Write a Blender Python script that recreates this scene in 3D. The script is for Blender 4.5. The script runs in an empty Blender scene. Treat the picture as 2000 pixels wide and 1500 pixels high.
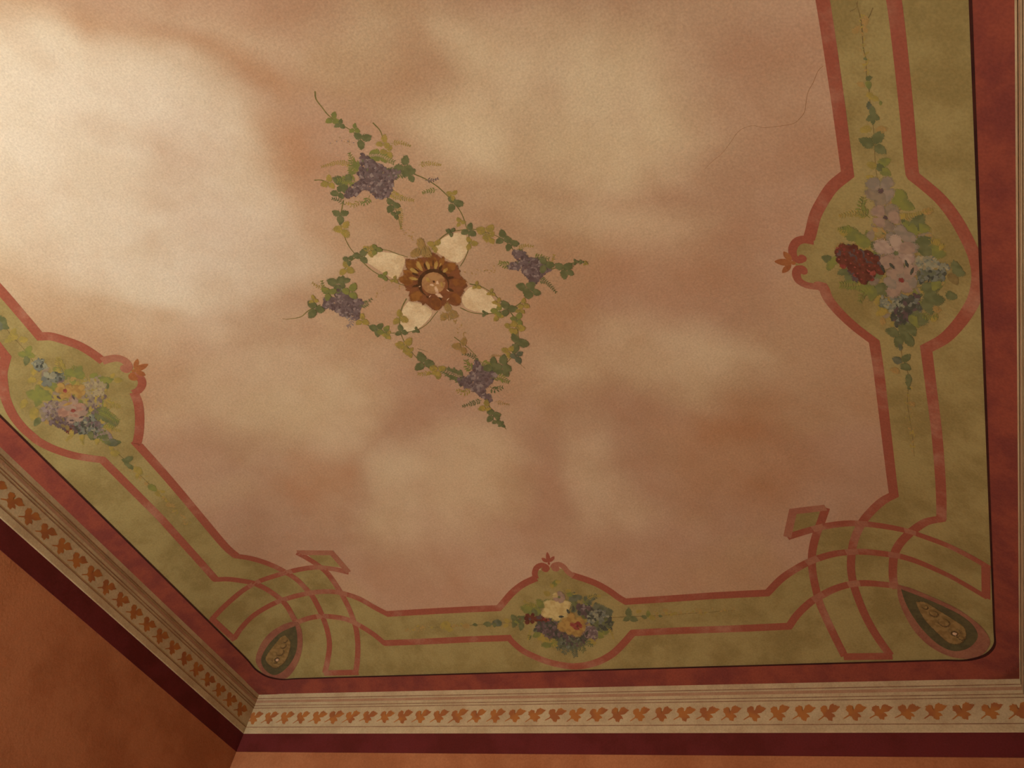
import bpy, math, random
import numpy as np
from mathutils import Vector, Matrix

# ------------------------------------------------------------------ camera
S = 2.2            # crown of the vault above the lens, metres
ZC = 1.55          # lens height above the floor
F = 1742.27        # focal length in pixels of the 2000 px wide frame
R = np.array([[0.9210969, -0.1432103, -0.3620376],
              [0.3501324, 0.7113443, 0.6094230],
              [0.1702578, -0.6880988, 0.7053597]])   # columns: right, down, forward
scene = bpy.context.scene
cd = bpy.data.cameras.new('camera')
cam = bpy.data.objects.new('camera', cd)
scene.collection.objects.link(cam)
cd.sensor_width = 36.0
cd.lens = F / 2000 * 36
cd.clip_start = 0.01
cam.matrix_world = Matrix(((R[0, 0], -R[0, 1], -R[0, 2], 0), (R[1, 0], -R[1, 1], -R[1, 2], 0),
                           (R[2, 0], -R[2, 1], -R[2, 2], ZC), (0, 0, 0, 1)))
scene.camera = cam

# ------------------------------------------------------------------ light
world = bpy.data.worlds.new('world'); scene.world = world
world.use_nodes = True
world.node_tree.nodes['Background'].inputs[0].default_value = (1, .8, .6, 1)
world.node_tree.nodes['Background'].inputs[1].default_value = 0.0
LAMPS = [  # name, location, watts, radius, colour
    ('table_lamp_light', (-2.38, -0.02, 1.60), 168.0, 0.14, (1.0, .97, .90)),
]
for n, loc, w, r, c in LAMPS:
    ld = bpy.data.lights.new(n, 'POINT'); ld.energy = w; ld.shadow_soft_size = r; ld.color = c
    lo = bpy.data.objects.new(n, ld); lo.location = loc; scene.collection.objects.link(lo)
scene.view_settings.view_transform = 'Standard'
scene.view_settings.look = 'None'
scene.view_settings.gamma = 1
scene.view_settings.use_curve_mapping = False
scene.view_settings.exposure = 0.0
scene.cycles.transparent_max_bounces = 40
scene.cycles.max_bounces = 5
scene.cycles.diffuse_bounces = 4
scene.cycles.adaptive_threshold = 0.04

# ------------------------------------------------------------------ the room in numbers (metres)
XC, YC, WX, LY, DROP, NEXP = -.5522 * S, .6463 * S, .7098 * S, .7746 * S, .2175 * S, 2.2178
ZTOP = ZC + S
ZED = ZTOP - DROP              # level edge of the vault on the walls
XL, XR, YB, YF = XC - WX, XC + WX, YC + LY, YC - LY


def vz(x, y):
    u = np.minimum(np.abs((x - XC) / WX), 1.0); w = np.minimum(np.abs((y - YC) / LY), 1.0)
    m = np.maximum(u, w)
    k = .5 * (1 - m) + .09
    h = np.maximum(k - np.abs(u - w), 0) / k
    m = np.minimum(m + h * h * k * .25, 1.0)
    return ZTOP - DROP * m ** NEXP


def vn(x, y):
    e = .004
    gx = (vz(x + e, y) - vz(x - e, y)) / (2 * e); gy = (vz(x, y + e) - vz(x, y - e)) / (2 * e)
    n = np.stack([gx, gy, -np.ones_like(gx)], -1)
    return n / np.linalg.norm(n, axis=-1, keepdims=True)


OFFK = .10         # paint layers lie a fraction of a millimetre apart


def rays(q):
    q = np.asarray(q, float).reshape(-1, 2)
    return np.c_[(q - [1000, 750]) / F, np.ones(len(q))] @ R.T


def hit(q, off=0.0):
    """photo position -> point on the vault, moved off metres into the room"""
    d = rays(q); t = d[:, :2] / d[:, 2:3]; z = np.full(len(d), S * .9)
    for _ in range(45):
        P = t * z[:, None]; z = .5 * z + .5 * (vz(P[:, 0], P[:, 1]) - ZC)
    P = t * z[:, None]
    out = np.c_[P, z + ZC]
    return out + vn(P[:, 0], P[:, 1]) * (off * OFFK)


def crop(ox, oy, s):
    return lambda pts: [(ox + p[0] / s, oy + p[1] / s) + tuple(p[2:]) for p in pts]


# ------------------------------------------------------------------ materials
LIGHT = (1.0, .78, .66)
GAIN = 1.2


def lin(c):
    return tuple((x / 255 / 12.92 if x <= 10 else ((x / 255 + .055) / 1.055) ** 2.4) for x in c)


def col(c):
    """colour of the paint from the colour it shows in the lamp light of the room"""
    return tuple(min(.92, l * GAIN / k) for l, k in zip(lin(c), LIGHT)) + (1,)


def mat(name, c1, c2=None, scale=9.0, fade=False, grain=.35, lo=.38, hi=.64, attr=None, c3=None, alpha=1.0):
    m = bpy.data.materials.new(name); m.use_nodes = True
    nt = m.node_tree; N = nt.nodes; L = nt.links
    b = N['Principled BSDF']; b.inputs['Roughness'].default_value = .85
    b.inputs['Specular IOR Level'].default_value = .15
    geo = N.new('ShaderNodeNewGeometry')
    nz = N.new('ShaderNodeTexNoise'); nz.inputs['Scale'].default_value = scale; nz.inputs['Detail'].default_value = 1 if fade else 4
    nz.inputs['Roughness'].default_value = .62
    L.new(geo.outputs['Position'], nz.inputs['Vector'])
    mr = N.new('ShaderNodeMapRange'); mr.interpolation_type = 'SMOOTHSTEP'
    mr.inputs[1].default_value = lo; mr.inputs[2].default_value = hi
    L.new(nz.outputs[0], mr.inputs[0])
    mx = N.new('ShaderNodeMix'); mx.data_type = 'RGBA'
    mx.inputs[6].default_value = (1, 1, 1, 1) if attr else col(c1); mx.inputs[7].default_value = (.93, .90, .86, 1) if attr else col(c2 or c1)
    L.new(mr.outputs[0], mx.inputs[0])
    out = mx.outputs[2]
    if attr:
        at = N.new('ShaderNodeAttribute'); at.attribute_name = attr
        m2 = N.new('ShaderNodeMix'); m2.data_type = 'RGBA'; m2.blend_type = 'MULTIPLY'; m2.inputs[0].default_value = 1
        L.new(at.outputs['Color'], m2.inputs[6]); L.new(out, m2.inputs[7]); out = m2.outputs[2]
    if fade:
        L.new(out, b.inputs['Base Color'])
    else:   # fine speckle of the brushed plaster
        sp = N.new('ShaderNodeTexNoise'); sp.inputs['Scale'].default_value = 170; sp.inputs['Detail'].default_value = 2
        L.new(geo.outputs['Position'], sp.inputs['Vector'])
        sr = N.new('ShaderNodeMapRange'); sr.inputs[1].default_value = .3; sr.inputs[2].default_value = .7
        sr.inputs[3].default_value = .90; sr.inputs[4].default_value = 1.08
        L.new(sp.outputs[0], sr.inputs[0])
        m3 = N.new('ShaderNodeMix'); m3.data_type = 'RGBA'; m3.blend_type = 'MULTIPLY'; m3.inputs[0].default_value = 1
        L.new(out, m3.inputs[6]); L.new(sr.outputs[0], m3.inputs[7])
        L.new(m3.outputs[2], b.inputs['Base Color'])
    if grain and not fade:
        bp = N.new('ShaderNodeBump'); bp.inputs['Strength'].default_value = grain; bp.inputs['Distance'].default_value = .0025
        bz = N.new('ShaderNodeTexNoise'); bz.inputs['Scale'].default_value = 105; bz.inputs['Detail'].default_value = 3
        L.new(geo.outputs['Position'], bz.inputs['Vector'])
        L.new(bz.outputs[0], bp.inputs['Height']); L.new(bp.outputs[0], b.inputs['Normal'])
    if fade:
        # dry-brush edge: the stroke breaks up into grains of paint towards its rim
        at = N.new('ShaderNodeAttribute'); at.attribute_name = 'fade'
        gn = N.new('ShaderNodeTexNoise'); gn.inputs['Scale'].default_value = 420; gn.inputs['Detail'].default_value = 1
        L.new(geo.outputs['Position'], gn.inputs['Vector'])
        gr = N.new('ShaderNodeMapRange'); gr.inputs[1].default_value = .3; gr.inputs[2].default_value = .7
        gr.inputs[3].default_value = .08; gr.inputs[4].default_value = .97
        L.new(gn.outputs[0], gr.inputs[0])
        cv = N.new('ShaderNodeMath'); cv.operation = 'MULTIPLY'; cv.inputs[1].default_value = alpha
        L.new(at.outputs['Fac'], cv.inputs[0])
        gt = N.new('ShaderNodeMath'); gt.operation = 'GREATER_THAN'
        L.new(cv.outputs[0], gt.inputs[0]); L.new(gr.outputs[0], gt.inputs[1])
        L.new(gt.outputs[0], b.inputs['Alpha'])
    return m


M = {}
# ceiling paint; its colours come with the painted cloud pattern, the node tint only varies it
M['field'] = mat('cloud_fresco_plaster', (199, 182, 156), (187, 166, 136), scale=3.2, attr='paint', grain=.5)
M['yellow'] = mat('ochre_border_paint', (137, 116, 69), (122, 101, 57), scale=6, grain=.3)
M['red'] = mat('brick_red_edge_paint', (122, 57, 40), (104, 47, 37), scale=7, grain=.25)
M['line'] = mat('drawn_shadow_line', (44, 18, 14), (56, 24, 16), grain=.1)
M['ribbon'] = mat('terracotta_ribbon_paint', (130, 68, 48), (143, 92, 68), scale=7, grain=.3, lo=.48, hi=.72)
M['ribbon_pale'] = mat('faded_ribbon_paint', (142, 92, 66), (136, 82, 60), scale=8, grain=.3)
M['ribbon_ochre'] = mat('orange_finial_paint', (138, 84, 46), (128, 73, 40), scale=20, grain=.3)
M['trim'] = mat('cream_cornice_paint', (170, 144, 106), (158, 130, 94), scale=8, grain=.2)
M['trim_shade'] = mat('tan_cornice_paint', (146, 106, 76), (154, 115, 84), scale=9, grain=.2)
M['trim_line'] = mat('brown_cornice_line_paint', (120, 80, 56), (134, 96, 66), scale=25, grain=.1)
M['frieze_leaf'] = mat('orange_leaf_paint', (150, 90, 42), (136, 78, 42), scale=18, fade=True, grain=.2)
M['maroon'] = mat('maroon_band_paint', (88, 30, 27), (78, 25, 20), scale=6, grain=.2)
M['wall'] = mat('salmon_wall_plaster', (154, 94, 58), (141, 82, 48), scale=4, grain=.35)
M['floor'] = mat('pale_stone_floor', (196, 178, 158), (182, 162, 142), scale=5, grain=.1)
M['crack'] = mat('crack_shadow', (118, 82, 52), (136, 98, 66), grain=0)
M['leaf_dark'] = mat('dark_green_leaf_paint', (84, 82, 48), (96, 92, 56), scale=40, fade=True, grain=.2)
M['leaf_green'] = mat('green_leaf_paint', (112, 106, 50), (100, 96, 50), scale=40, fade=True, grain=.2)
M['leaf_olive'] = mat('olive_leaf_paint', (142, 117, 54), (128, 108, 52), scale=40, fade=True, grain=.2, alpha=.8)
M['leaf_blue'] = mat('blue_green_leaf_paint', (80, 78, 54), (92, 88, 64), scale=40, fade=True, grain=.2)
M['leaf_faint'] = mat('faded_leaf_paint', (146, 112, 62), (136, 106, 58), scale=40, fade=True, grain=.2, alpha=.72)
M['stem'] = mat('olive_stem_paint', (112, 96, 52), (92, 82, 44), scale=30, grain=.1)
M['stem_dark'] = mat('brown_stem_paint', (114, 92, 52), (100, 80, 46), scale=30, grain=.1)
M['purple'] = mat('wisteria_purple_paint', (102, 82, 74), (90, 72, 64), scale=60, fade=True, grain=.2)
M['purple_dark'] = mat('dark_plum_paint', (78, 60, 54), (88, 68, 60), scale=60, fade=True, grain=.2)
M['purple_light'] = mat('pale_lilac_paint', (126, 106, 92), (114, 94, 84), scale=60, fade=True, grain=.2)
M['white'] = mat('bare_cream_petal_paint', (192, 166, 124), (180, 150, 108), scale=25, grain=.5)
M['ros'] = mat('brown_rosette_paint', (126, 80, 36), (108, 65, 30), scale=40, fade=True, grain=.2)
M['ros_red'] = mat('red_brown_rosette_paint', (102, 60, 34), (114, 68, 38), scale=40, fade=True, grain=.2)
M['ros_rim'] = mat('amber_rosette_paint', (118, 72, 34), (102, 60, 32), scale=40, fade=True, grain=.2)
M['ros_gold'] = mat('gold_rosette_paint', (156, 122, 62), (142, 104, 48), scale=40, fade=True, grain=.2)
M['ros_dark'] = mat('dark_brown_rosette_paint', (66, 42, 22), (78, 48, 26), scale=40, fade=True, grain=.2)
M['ros_tan'] = mat('tan_rosette_paint', (152, 110, 66), (138, 96, 58), scale=60, fade=True, grain=.3)
M['flake'] = mat('flaked_plaster', (186, 150, 112), (172, 132, 100), scale=60, fade=True, grain=.4)
M['mauve'] = mat('grey_mauve_petal_paint', (124, 104, 78), (110, 92, 72), scale=45, fade=True, grain=.2)
M['mauve_pink'] = mat('pinkish_mauve_petal_paint', (138, 110, 86), (126, 100, 80), scale=45, fade=True, grain=.2)
M['lilac'] = mat('grey_lilac_petal_paint', (116, 100, 80), (128, 108, 86), scale=45, fade=True, grain=.2)
M['lilac_light'] = mat('pale_lilac_petal_paint', (150, 124, 100), (136, 110, 90), scale=45, fade=True, grain=.2)
M['berry'] = mat('dark_red_berry_paint', (94, 50, 34), (80, 42, 30), scale=60, fade=True, grain=.2)
M['blue'] = mat('slate_blue_petal_paint', (104, 100, 80), (92, 88, 74), scale=60, fade=True, grain=.2)
M['blue_light'] = mat('pale_blue_floret_paint', (126, 117, 88), (114, 106, 80), scale=60, fade=True, grain=.2)
M['blue_dark'] = mat('dark_blue_petal_paint', (62, 58, 46), (72, 68, 52), scale=60, fade=True, grain=.2)
M['cream_petal'] = mat('cream_petal_paint', (172, 148, 94), (158, 130, 78), scale=45, fade=True, grain=.2)
M['yellow_rose'] = mat('yellow_rose_paint', (146, 112, 58), (130, 96, 50), scale=50, fade=True, grain=.2)
M['pink_rose'] = mat('pink_rose_paint', (144, 106, 82), (128, 90, 70), scale=50, fade=True, grain=.2)
M['rose_red'] = mat('crimson_rose_heart_paint', (112, 50, 40), (128, 64, 50), scale=60, fade=True, grain=.2)
M['grey_floret'] = mat('grey_beige_floret_paint', (142, 122, 86), (126, 108, 76), scale=60, fade=True, grain=.2)
M['green_ground'] = mat('dull_green_teardrop_paint', (82, 71, 43), (72, 62, 39), scale=30, grain=.3)
M['shell'] = mat('tan_shell_paint', (128, 98, 56), (112, 84, 46), scale=60, fade=True, grain=.3)
M['shell_dark'] = mat('brown_shell_line_paint', (76, 56, 32), (86, 64, 38), scale=60, fade=True, grain=.2)
M['drop_rim'] = mat('rose_teardrop_rim_paint', (132, 84, 60), (120, 70, 52), scale=12, grain=.3)

# ------------------------------------------------------------------ object helpers
COLL = scene.collection


def tag(o, label=None, cat=None, group=None, kind=None):
    for k, v in (('label', label), ('category', cat), ('group', group), ('kind', kind)):
        if v: o[k] = v
    return o


def thing(name, label, cat, loc, group=None):
    o = bpy.data.objects.new(name, None); o.empty_display_size = .05
    o.location = Vector([float(a) for a in loc]); COLL.objects.link(o)
    return tag(o, label, cat, group)


def wloc(o):
    v = Vector((0, 0, 0))
    while o is not None:
        v = v + o.location; o = o.parent
    return v


def mesh_obj(name, V, Fc, m, parent=None, fade=None, mi=None):
    """mesh from world coordinates; its origin is its parent's"""
    V = np.asarray(V, float)
    if parent is not None: V = V - np.array(wloc(parent))
    me = bpy.data.meshes.new(name)
    me.from_pydata(V.tolist(), [], [tuple(int(i) for i in f) for f in Fc])
    ms = m if isinstance(m, (list, tuple)) else [m]
    for k in ms: me.materials.append(M[k])
    if mi is not None: me.polygons.foreach_set('material_index', np.asarray(mi, dtype=np.int32))
    if fade is not None:
        a = me.attributes.new('fade', 'FLOAT', 'POINT'); a.data.foreach_set('value', np.asarray(fade, np.float32))
    me.update()
    o = bpy.data.objects.new(name, me); COLL.objects.link(o)
    if parent is not None: o.parent = parent
    return o


# unit outlines, long axis along x, tip at +x
def outline(kind, n=14):
    t = np.linspace(0, 2 * np.pi, n, endpoint=False)
    c, s = np.cos(t), np.sin(t)
    if kind == 'leaf': return np.c_[.5 * c, .5 * s * (1 - .25 * c) * (np.abs(s) ** .25)]
    if kind == 'blade': return np.c_[.5 * c, .5 * s * np.abs(s) ** .7]
    if kind == 'petal': return np.c_[.5 * c, .5 * s * (.82 + .25 * c)]
    if kind == 'ruffle':
        r = .5 * (1 + .10 * np.cos(5 * t)); return np.c_[r * c, r * s]
    if kind == 'maple':
        p = [(-.62, -.40), (-.58, -.44), (-.30, -.25), (-.18, -.30), (-.10, -.46), (.10, -.50), (.14, -.30), (.30, -.26), (.22, -.12), (.10, -.04), (.34, .02),
             (.60, .30), (.42, .36), (.22, .48), (.06, .40), (-.02, .16), (-.12, .14), (-.10, .34), (-.26, .40), (-.44, .28), (-.46, .08), (-.34, -.06), (-.34, -.18)]
        return np.array(p)
    return np.c_[.5 * c, .5 * s]


def fan(o, inner=.74):
    n = len(o)
    V = np.r_[o, o * inner, o.mean(0, keepdims=True) * 0 + (o * inner).mean(0)]
    Fc = [(i, (i + 1) % n, n + (i + 1) % n, n + i) for i in range(n)] + [(n + i, n + (i + 1) % n, 2 * n) for i in range(n)]
    fd = np.r_[np.zeros(n), np.ones(n + 1)]
    return V, Fc, fd


SHARED = {}


def shared(kind, m):
    k = (kind, m)
    if k not in SHARED:
        inner = .86 if kind == 'maple' else {'leaf': .66, 'petal': .60, 'ruffle': .5, 'disc': .66, 'blade': .6}[kind]
        V, Fc, fd = fan(outline(kind), inner)
        me = bpy.data.meshes.new(kind + '_' + m)
        me.from_pydata([(x, y, 0) for x, y in V], [], Fc)
        me.materials.append(M[m])
        a = me.attributes.new('fade', 'FLOAT', 'POINT'); a.data.foreach_set('value', np.asarray(fd, np.float32))
        SHARED[k] = me
    return SHARED[k]


def stroke(name, parent, kind, m, c, ang, ln, wd, off):
    """one painted leaf or petal: centre, direction and size as seen, laid on the vault"""
    a = math.radians(ang); dx, dy = math.cos(a), math.sin(a)
    P = hit([(c[0] - dx * ln / 2, c[1] - dy * ln / 2), (c[0] + dx * ln / 2, c[1] + dy * ln / 2),
             (c[0] + dy * wd / 2, c[1] - dx * wd / 2), (c[0] - dy * wd / 2, c[1] + dx * wd / 2), c], off)
    X = P[1] - P[0]; Y = P[3] - P[2]
    n = vn(P[4:5, 0], P[4:5, 1])[0]
    lx = np.linalg.norm(X); x = X / lx
    zdir = n - x * (n @ x); zdir /= np.linalg.norm(zdir)
    y = np.cross(zdir, x); ly = abs(Y @ y)
    o = bpy.data.objects.new(name, shared(kind, m)); COLL.objects.link(o)
    o.parent = parent
    loc = Vector(P[4].tolist()) - wloc(parent)
    Mx = Matrix(((x[0], y[0], zdir[0]), (x[1], y[1], zdir[1]), (x[2], y[2], zdir[2])))
    o.location = loc; o.rotation_mode = 'QUATERNION'; o.rotation_quaternion = Mx.to_quaternion()
    o.scale = (float(lx), float(ly), .05)
    return o


def smooth(pts, step=5.0):
    p = np.asarray(pts, float)
    if len(p) < 3:
        n = max(2, int(np.linalg.norm(p[-1] - p[0]) / step)); t = np.linspace(0, 1, n)[:, None]
        return p[0] * (1 - t) + p[-1] * t
    q = np.r_[[2 * p[0] - p[1]], p, [2 * p[-1] - p[-2]]]
    out = []
    for i in range(1, len(q) - 2):
        n = max(2, int(np.linalg.norm(q[i + 1] - q[i]) / step))
        t = np.linspace(0, 1, n, endpoint=False)[:, None]
        a, b, c, d = q[i - 1], q[i], q[i + 1], q[i + 2]
        out.append(.5 * (2 * b + (c - a) * t + (2 * a - 5 * b + 4 * c - d) * t ** 2 + (3 * b - a - 3 * c + d) * t ** 3))
    out.append(p[-1:])
    return np.concatenate(out)


def strip_geo(P, w, taper=None):
    """flat band of width w (m) along surface points P, mitred at bends"""
    P = np.asarray(P); n = vn(P[:, 0], P[:, 1])
    d = np.diff(P, axis=0); d /= np.maximum(np.linalg.norm(d, axis=1, keepdims=True), 1e-9)
    ta = np.r_[d[:1], d]; tb = np.r_[d, d[-1:]]
    t = ta + tb; t /= np.maximum(np.linalg.norm(t, axis=1, keepdims=True), 1e-9)
    sd = np.cross(t, n); sd /= np.linalg.norm(sd, axis=1, keepdims=True)
    cs = np.clip((t * ta).sum(1, keepdims=True), .45, 1)
    wv = np.full((len(P), 1), w) if taper is None else np.asarray(taper)[:, None] * w
    a = P + sd * wv / 2 / cs; b = P - sd * wv / 2 / cs
    k = len(P)
    return np.r_[a, b], [(i, i + 1, k + i + 1, k + i) for i in range(k - 1)]


def path(*segs):
    """join smoothed segments; corners stay sharp where segments meet"""
    out = []
    for s in segs:
        q = smooth(s)
        if len(out): q = q[1:] if np.linalg.norm(q[0] - out[-1][-1]) < 3 else q
        out.append(q)
    return np.concatenate(out)


def ribbon(name, parent, px, w, off, m='ribbon', taper=None):
    V, Fc = strip_geo(hit(px, off), w, taper)
    return mesh_obj(name, V, Fc, m, parent)


def poly(name, parent, px, m, off, closed_smooth=True):
    p = [tuple(a) for a in px]
    q = smooth(p + [p[0]], 4)[:-1] if closed_smooth else np.concatenate([smooth([a, b], 3)[:-1] for a, b in zip(p, p[1:] + p[:1])])
    c = q.mean(0)
    ks = (1, .93, .82, .68, .54, .4, .27, .14)
    rings = [q * k + c * (1 - k) for k in ks]
    n = len(q); nr = len(ks)
    V = hit(np.concatenate(rings + [c[None]]), off)
    Fc = []
    for r in range(nr - 1):
        Fc += [(r * n + i, r * n + (i + 1) % n, (r + 1) * n + (i + 1) % n, (r + 1) * n + i) for i in range(n)]
    Fc += [((nr - 1) * n + i, (nr - 1) * n + (i + 1) % n, nr * n) for i in range(n)]
    fd = np.r_[np.zeros(n), np.ones((nr - 1) * n + 1)]
    return mesh_obj(name, V, Fc, m, parent, fade=fd)


def inside(poly_, q):
    p = np.asarray(poly_, float); q = np.asarray(q, float)
    x, y = q[:, 0], q[:, 1]; r = np.zeros(len(q), bool); j = len(p) - 1
    for i in range(len(p)):
        c = ((p[i, 1] > y) != (p[j, 1] > y))
        with np.errstate(divide='ignore', invalid='ignore'):
            xx = (p[j, 0] - p[i, 0]) * (y - p[i, 1]) / (p[j, 1] - p[i, 1]) + p[i, 0]
        r ^= c & (x < xx); j = i
    return r


def strokes_mesh(name, parent, items, mats, off, kind='petal', stuff=True):
    """many tiny brush dabs joined: items (x, y, angle, length, width, material index)"""
    O = outline(kind, 8); V0, F0, fd0 = fan(O, .6); n = len(V0)
    px, Fc, fd, mi, dz = [], [], [], [], []
    for i, (x, y, a, l, w, k) in enumerate(items):
        a = math.radians(a); c, s = math.cos(a), math.sin(a)
        q = np.c_[x + V0[:, 0] * l * c - V0[:, 1] * w * s, y + V0[:, 0] * l * s + V0[:, 1] * w * c]
        px.append(q); Fc += [tuple(j + i * n for j in f) for f in F0]; fd.append(fd0); mi += [k] * len(F0)
        dz.append(np.full(n, off + .000012 * i))
    px = np.concatenate(px); P = hit(px); P = P + vn(P[:, 0], P[:, 1]) * np.concatenate(dz)[:, None] * OFFK
    o = mesh_obj(name, P, Fc, mats, parent, fade=np.concatenate(fd), mi=mi)
    if stuff: o['kind'] = 'stuff'
    return o


def dabs(name, parent, polygon, n, r, mats, off, seed=1, wts=None):
    rnd = random.Random(seed); p = np.asarray(polygon, float)
    lo, hi = p.min(0), p.max(0); pts = []
    while len(pts) < n:
        x, y = rnd.uniform(lo[0], hi[0]), rnd.uniform(lo[1], hi[1])
        if inside(p, [(x, y)])[0]: pts.append((x, y))
    it = []
    for x, y in pts:
        k = rnd.choices(range(len(mats)), wts)[0] if wts else rnd.randrange(len(mats))
        l = r * rnd.uniform(.8, 1.5) * 2
        it.append((x, y, rnd.uniform(0, 360), l, l * rnd.uniform(.6, .95), k))
    return strokes_mesh(name, parent, it, mats, off)


def fern(name, parent, pts, w, m, off, gap=4.5, seed=0):
    """a feathery frond: leaflets in pairs along a curve"""
    rnd = random.Random(seed); q = smooth(pts, gap); it = []
    for i in range(1, len(q)):
        d = q[i] - q[i - 1]; a = math.degrees(math.atan2(d[1], d[0])); k = i / len(q)
        l = w * (1 - .65 * k) * rnd.uniform(.8, 1.15)
        for sgn in (-1, 1):
            b = a + sgn * 52; br = math.radians(b)
            it.append((q[i][0] + math.cos(br) * l / 2, q[i][1] + math.sin(br) * l / 2, b, l, max(2.6, l * .38), 0))
    it.append((q[-1][0], q[-1][1], a, w * .6, 2.2, 0))
    for i in range(1, len(q)):
        d = q[i] - q[i - 1]; c = (q[i] + q[i - 1]) / 2
        it.append((c[0], c[1], math.degrees(math.atan2(d[1], d[0])), np.linalg.norm(d) * 1.7, 1.5, 0))
    return strokes_mesh(name, parent, it, [m], off, kind='blade', stuff=False)


class Layer:
    def __init__(s, base, step=.00009): s.z = base; s.k = step
    def __call__(s): s.z += s.k; return s.z


# ------------------------------------------------------------------ traced lines of the painted strapwork (photo positions)
cRM = crop(1480, 300, 3.846); cRT = crop(1500, 0, 4); cRC = crop(1500, 950, 4); cLC = crop(380, 1050, 5)
cBM = crop(920, 1060, 5); cLM = crop(0, 540, 4.5455); cLB = crop(0, 840, 5); cRL = crop(1650, 660, 4.286)
# right side
r_in_top = [(1575, -170), (1606.8, 0), (1635, 187), (1655.5, 340)]
r_in_arc1 = [(1655.5, 340)] + cRM([(560, 250), (480, 370), (430, 470), (402, 580), (385, 640)])
r_in_arc2 = cRM([(440, 998), (490, 1000), (530, 1090), (620, 1200), (740, 1310), (875, 1412)])
r_in_low = [(1707.5, 667), (1717, 730), (1729, 830), (1741, 930), (1746, 968)]
r_out_top = [(1716, -170), (1746, 0), (1767.5, 187), (1780, 325), (1784, 344)]
r_out_arc = [(1784, 344)] + cRM([(1270, 250), (1380, 350), (1480, 480), (1560, 620), (1620, 750), (1650, 860), (1655, 960), (1630, 1080), (1580, 1180), (1500, 1290), (1400, 1390), (1265, 1465)])
r_out_low = [(1809, 681), (1819, 760), (1830, 850), (1837.5, 950), (1839, 1012)]
# right corner
A1 = cRC([(150, 395), (330, 340), (450, 310), (600, 290), (720, 290), (900, 310), (1080, 345), (1200, 385), (1400, 460), (1600, 560), (1735, 640)])
A2 = cRC([(-5, 832), (100, 725), (200, 655), (330, 585), (480, 535), (600, 515), (740, 510), (900, 525), (1050, 550), (1200, 600), (1400, 690), (1550, 772), (1715, 870)])
A3 = cRC([(165, 1092), (230, 1000), (330, 905), (420, 850), (520, 800), (640, 765), (760, 755), (900, 765), (1010, 778)])
B1 = cRC([(452, 165), (420, 260), (370, 400), (345, 520), (345, 640), (365, 760), (400, 900), (450, 1020), (520, 1170), (598, 1325)])
B2 = cRC([(985, 65), (900, 110), (820, 180), (750, 260), (700, 350), (665, 450), (650, 560), (650, 660), (670, 770), (710, 890), (770, 1030), (850, 1170), (955, 1320)])
B3 = cRC([(1355, 252), (1240, 275), (1150, 330), (1080, 390), (1020, 460), (985, 540), (975, 640), (980, 740), (1005, 800)])
DIA_R = cRC([(150, 395), (195, 195), (452, 165)])
END_R1 = cRC([(1702, 612), (1704, 872)]); END_R2 = cRC([(590, 1330), (972, 1326)])
# back side
b_in_r = [(1499, 1158), (1400, 1163), (1320, 1168.5), (1222, 1175)]
b_in_arc_r = [(1222, 1175)] + cBM([(1440, 535), (1350, 470), (1230, 402), (1100, 352), (990, 318)])
b_in_arc_l = cBM([(640, 345), (600, 360), (500, 410), (400, 490), (330, 570), (272, 638)])
b_in_l = [(974.4, 1187.6), (920, 1190), (850, 1193.5), (757, 1199)]
b_out_r = [(1541, 1223), (1430, 1228), (1320, 1232), (1236, 1236)]
b_out_arc = [(1236, 1236)] + cBM([(1500, 970), (1400, 1070), (1280, 1145), (1150, 1190), (1020, 1207), (900, 1197), (760, 1165), (620, 1112), (500, 1050), (400, 965), (372, 930)])
b_out_l = [(994.4, 1246), (920, 1248.5), (850, 1252), (750, 1256)]
# left corner
LA1 = cLC([(1505, 338), (1350, 305), (1200, 290), (1050, 305), (880, 345), (700, 400), (600, 440), (480, 510), (380, 590), (270, 690), (170, 795)])
LA2 = cLC([(1885, 747), (1760, 682), (1620, 602), (1480, 552), (1350, 527), (1200, 530), (1050, 555), (900, 595), (780, 640), (650, 710), (540, 790), (450, 890), (385, 985)])
LA3 = cLC([(1850, 1027), (1750, 945), (1620, 862), (1500, 802), (1380, 777), (1250, 767), (1120, 785), (985, 832)])
LB1 = cLC([(1000, 146), (1100, 200), (1200, 265), (1290, 340), (1360, 430), (1430, 540), (1490, 650), (1540, 770), (1580, 900), (1595, 1050), (1590, 1200), (1572, 1325)])
LB2 = cLC([(408, 180), (540, 200), (680, 240), (800, 290), (900, 345), (1000, 410), (1080, 490), (1150, 570), (1210, 680), (1250, 770), (1290, 880), (1315, 1000), (1315, 1100), (1295, 1220), (1272, 1325)])
LB3 = cLC([(205, 408), (330, 405), (450, 420), (560, 440), (660, 480), (760, 540), (850, 610), (910, 680), (960, 770), (992, 825)])
DIA_L = cLC([(1000, 146), (1338, 148), (1505, 338)])
END_L1 = cLC([(160, 785), (395, 1000)]); END_L2 = cLC([(1262, 1322), (1600, 1315)])
# left side
l_in_top = [(-120, 440), (-60, 503), (0, 566), (50, 624), (78, 657)]
l_in_arc1 = [(78, 657)] + cLM([(450, 532), (560, 562), (700, 612), (820, 682), (915, 752)])
l_in_arc2 = cLM([(1190, 1030), (1225, 1120), (1240, 1240), (1235, 1380), (1218, 1470)]) + [(267, 866)]
l_in_low = [(267, 866), (320, 925), (360, 972), (400, 1020), (440, 1067), (461.6, 1086)]
l_out_top = [(-40, 628), (0, 682), (12, 697)]
l_out_arc = [(12, 697)] + cLM([(22, 850), (28, 950), (50, 1080), (110, 1220), (200, 1340), (300, 1430)]) + cLB([(380, 112), (520, 182), (700, 242), (860, 272), (1000, 290)])
l_out_low = [(200, 898), (240, 938), (280, 978), (312, 1010), (350, 1052), (395, 1102), (421, 1131.6)]

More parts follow.
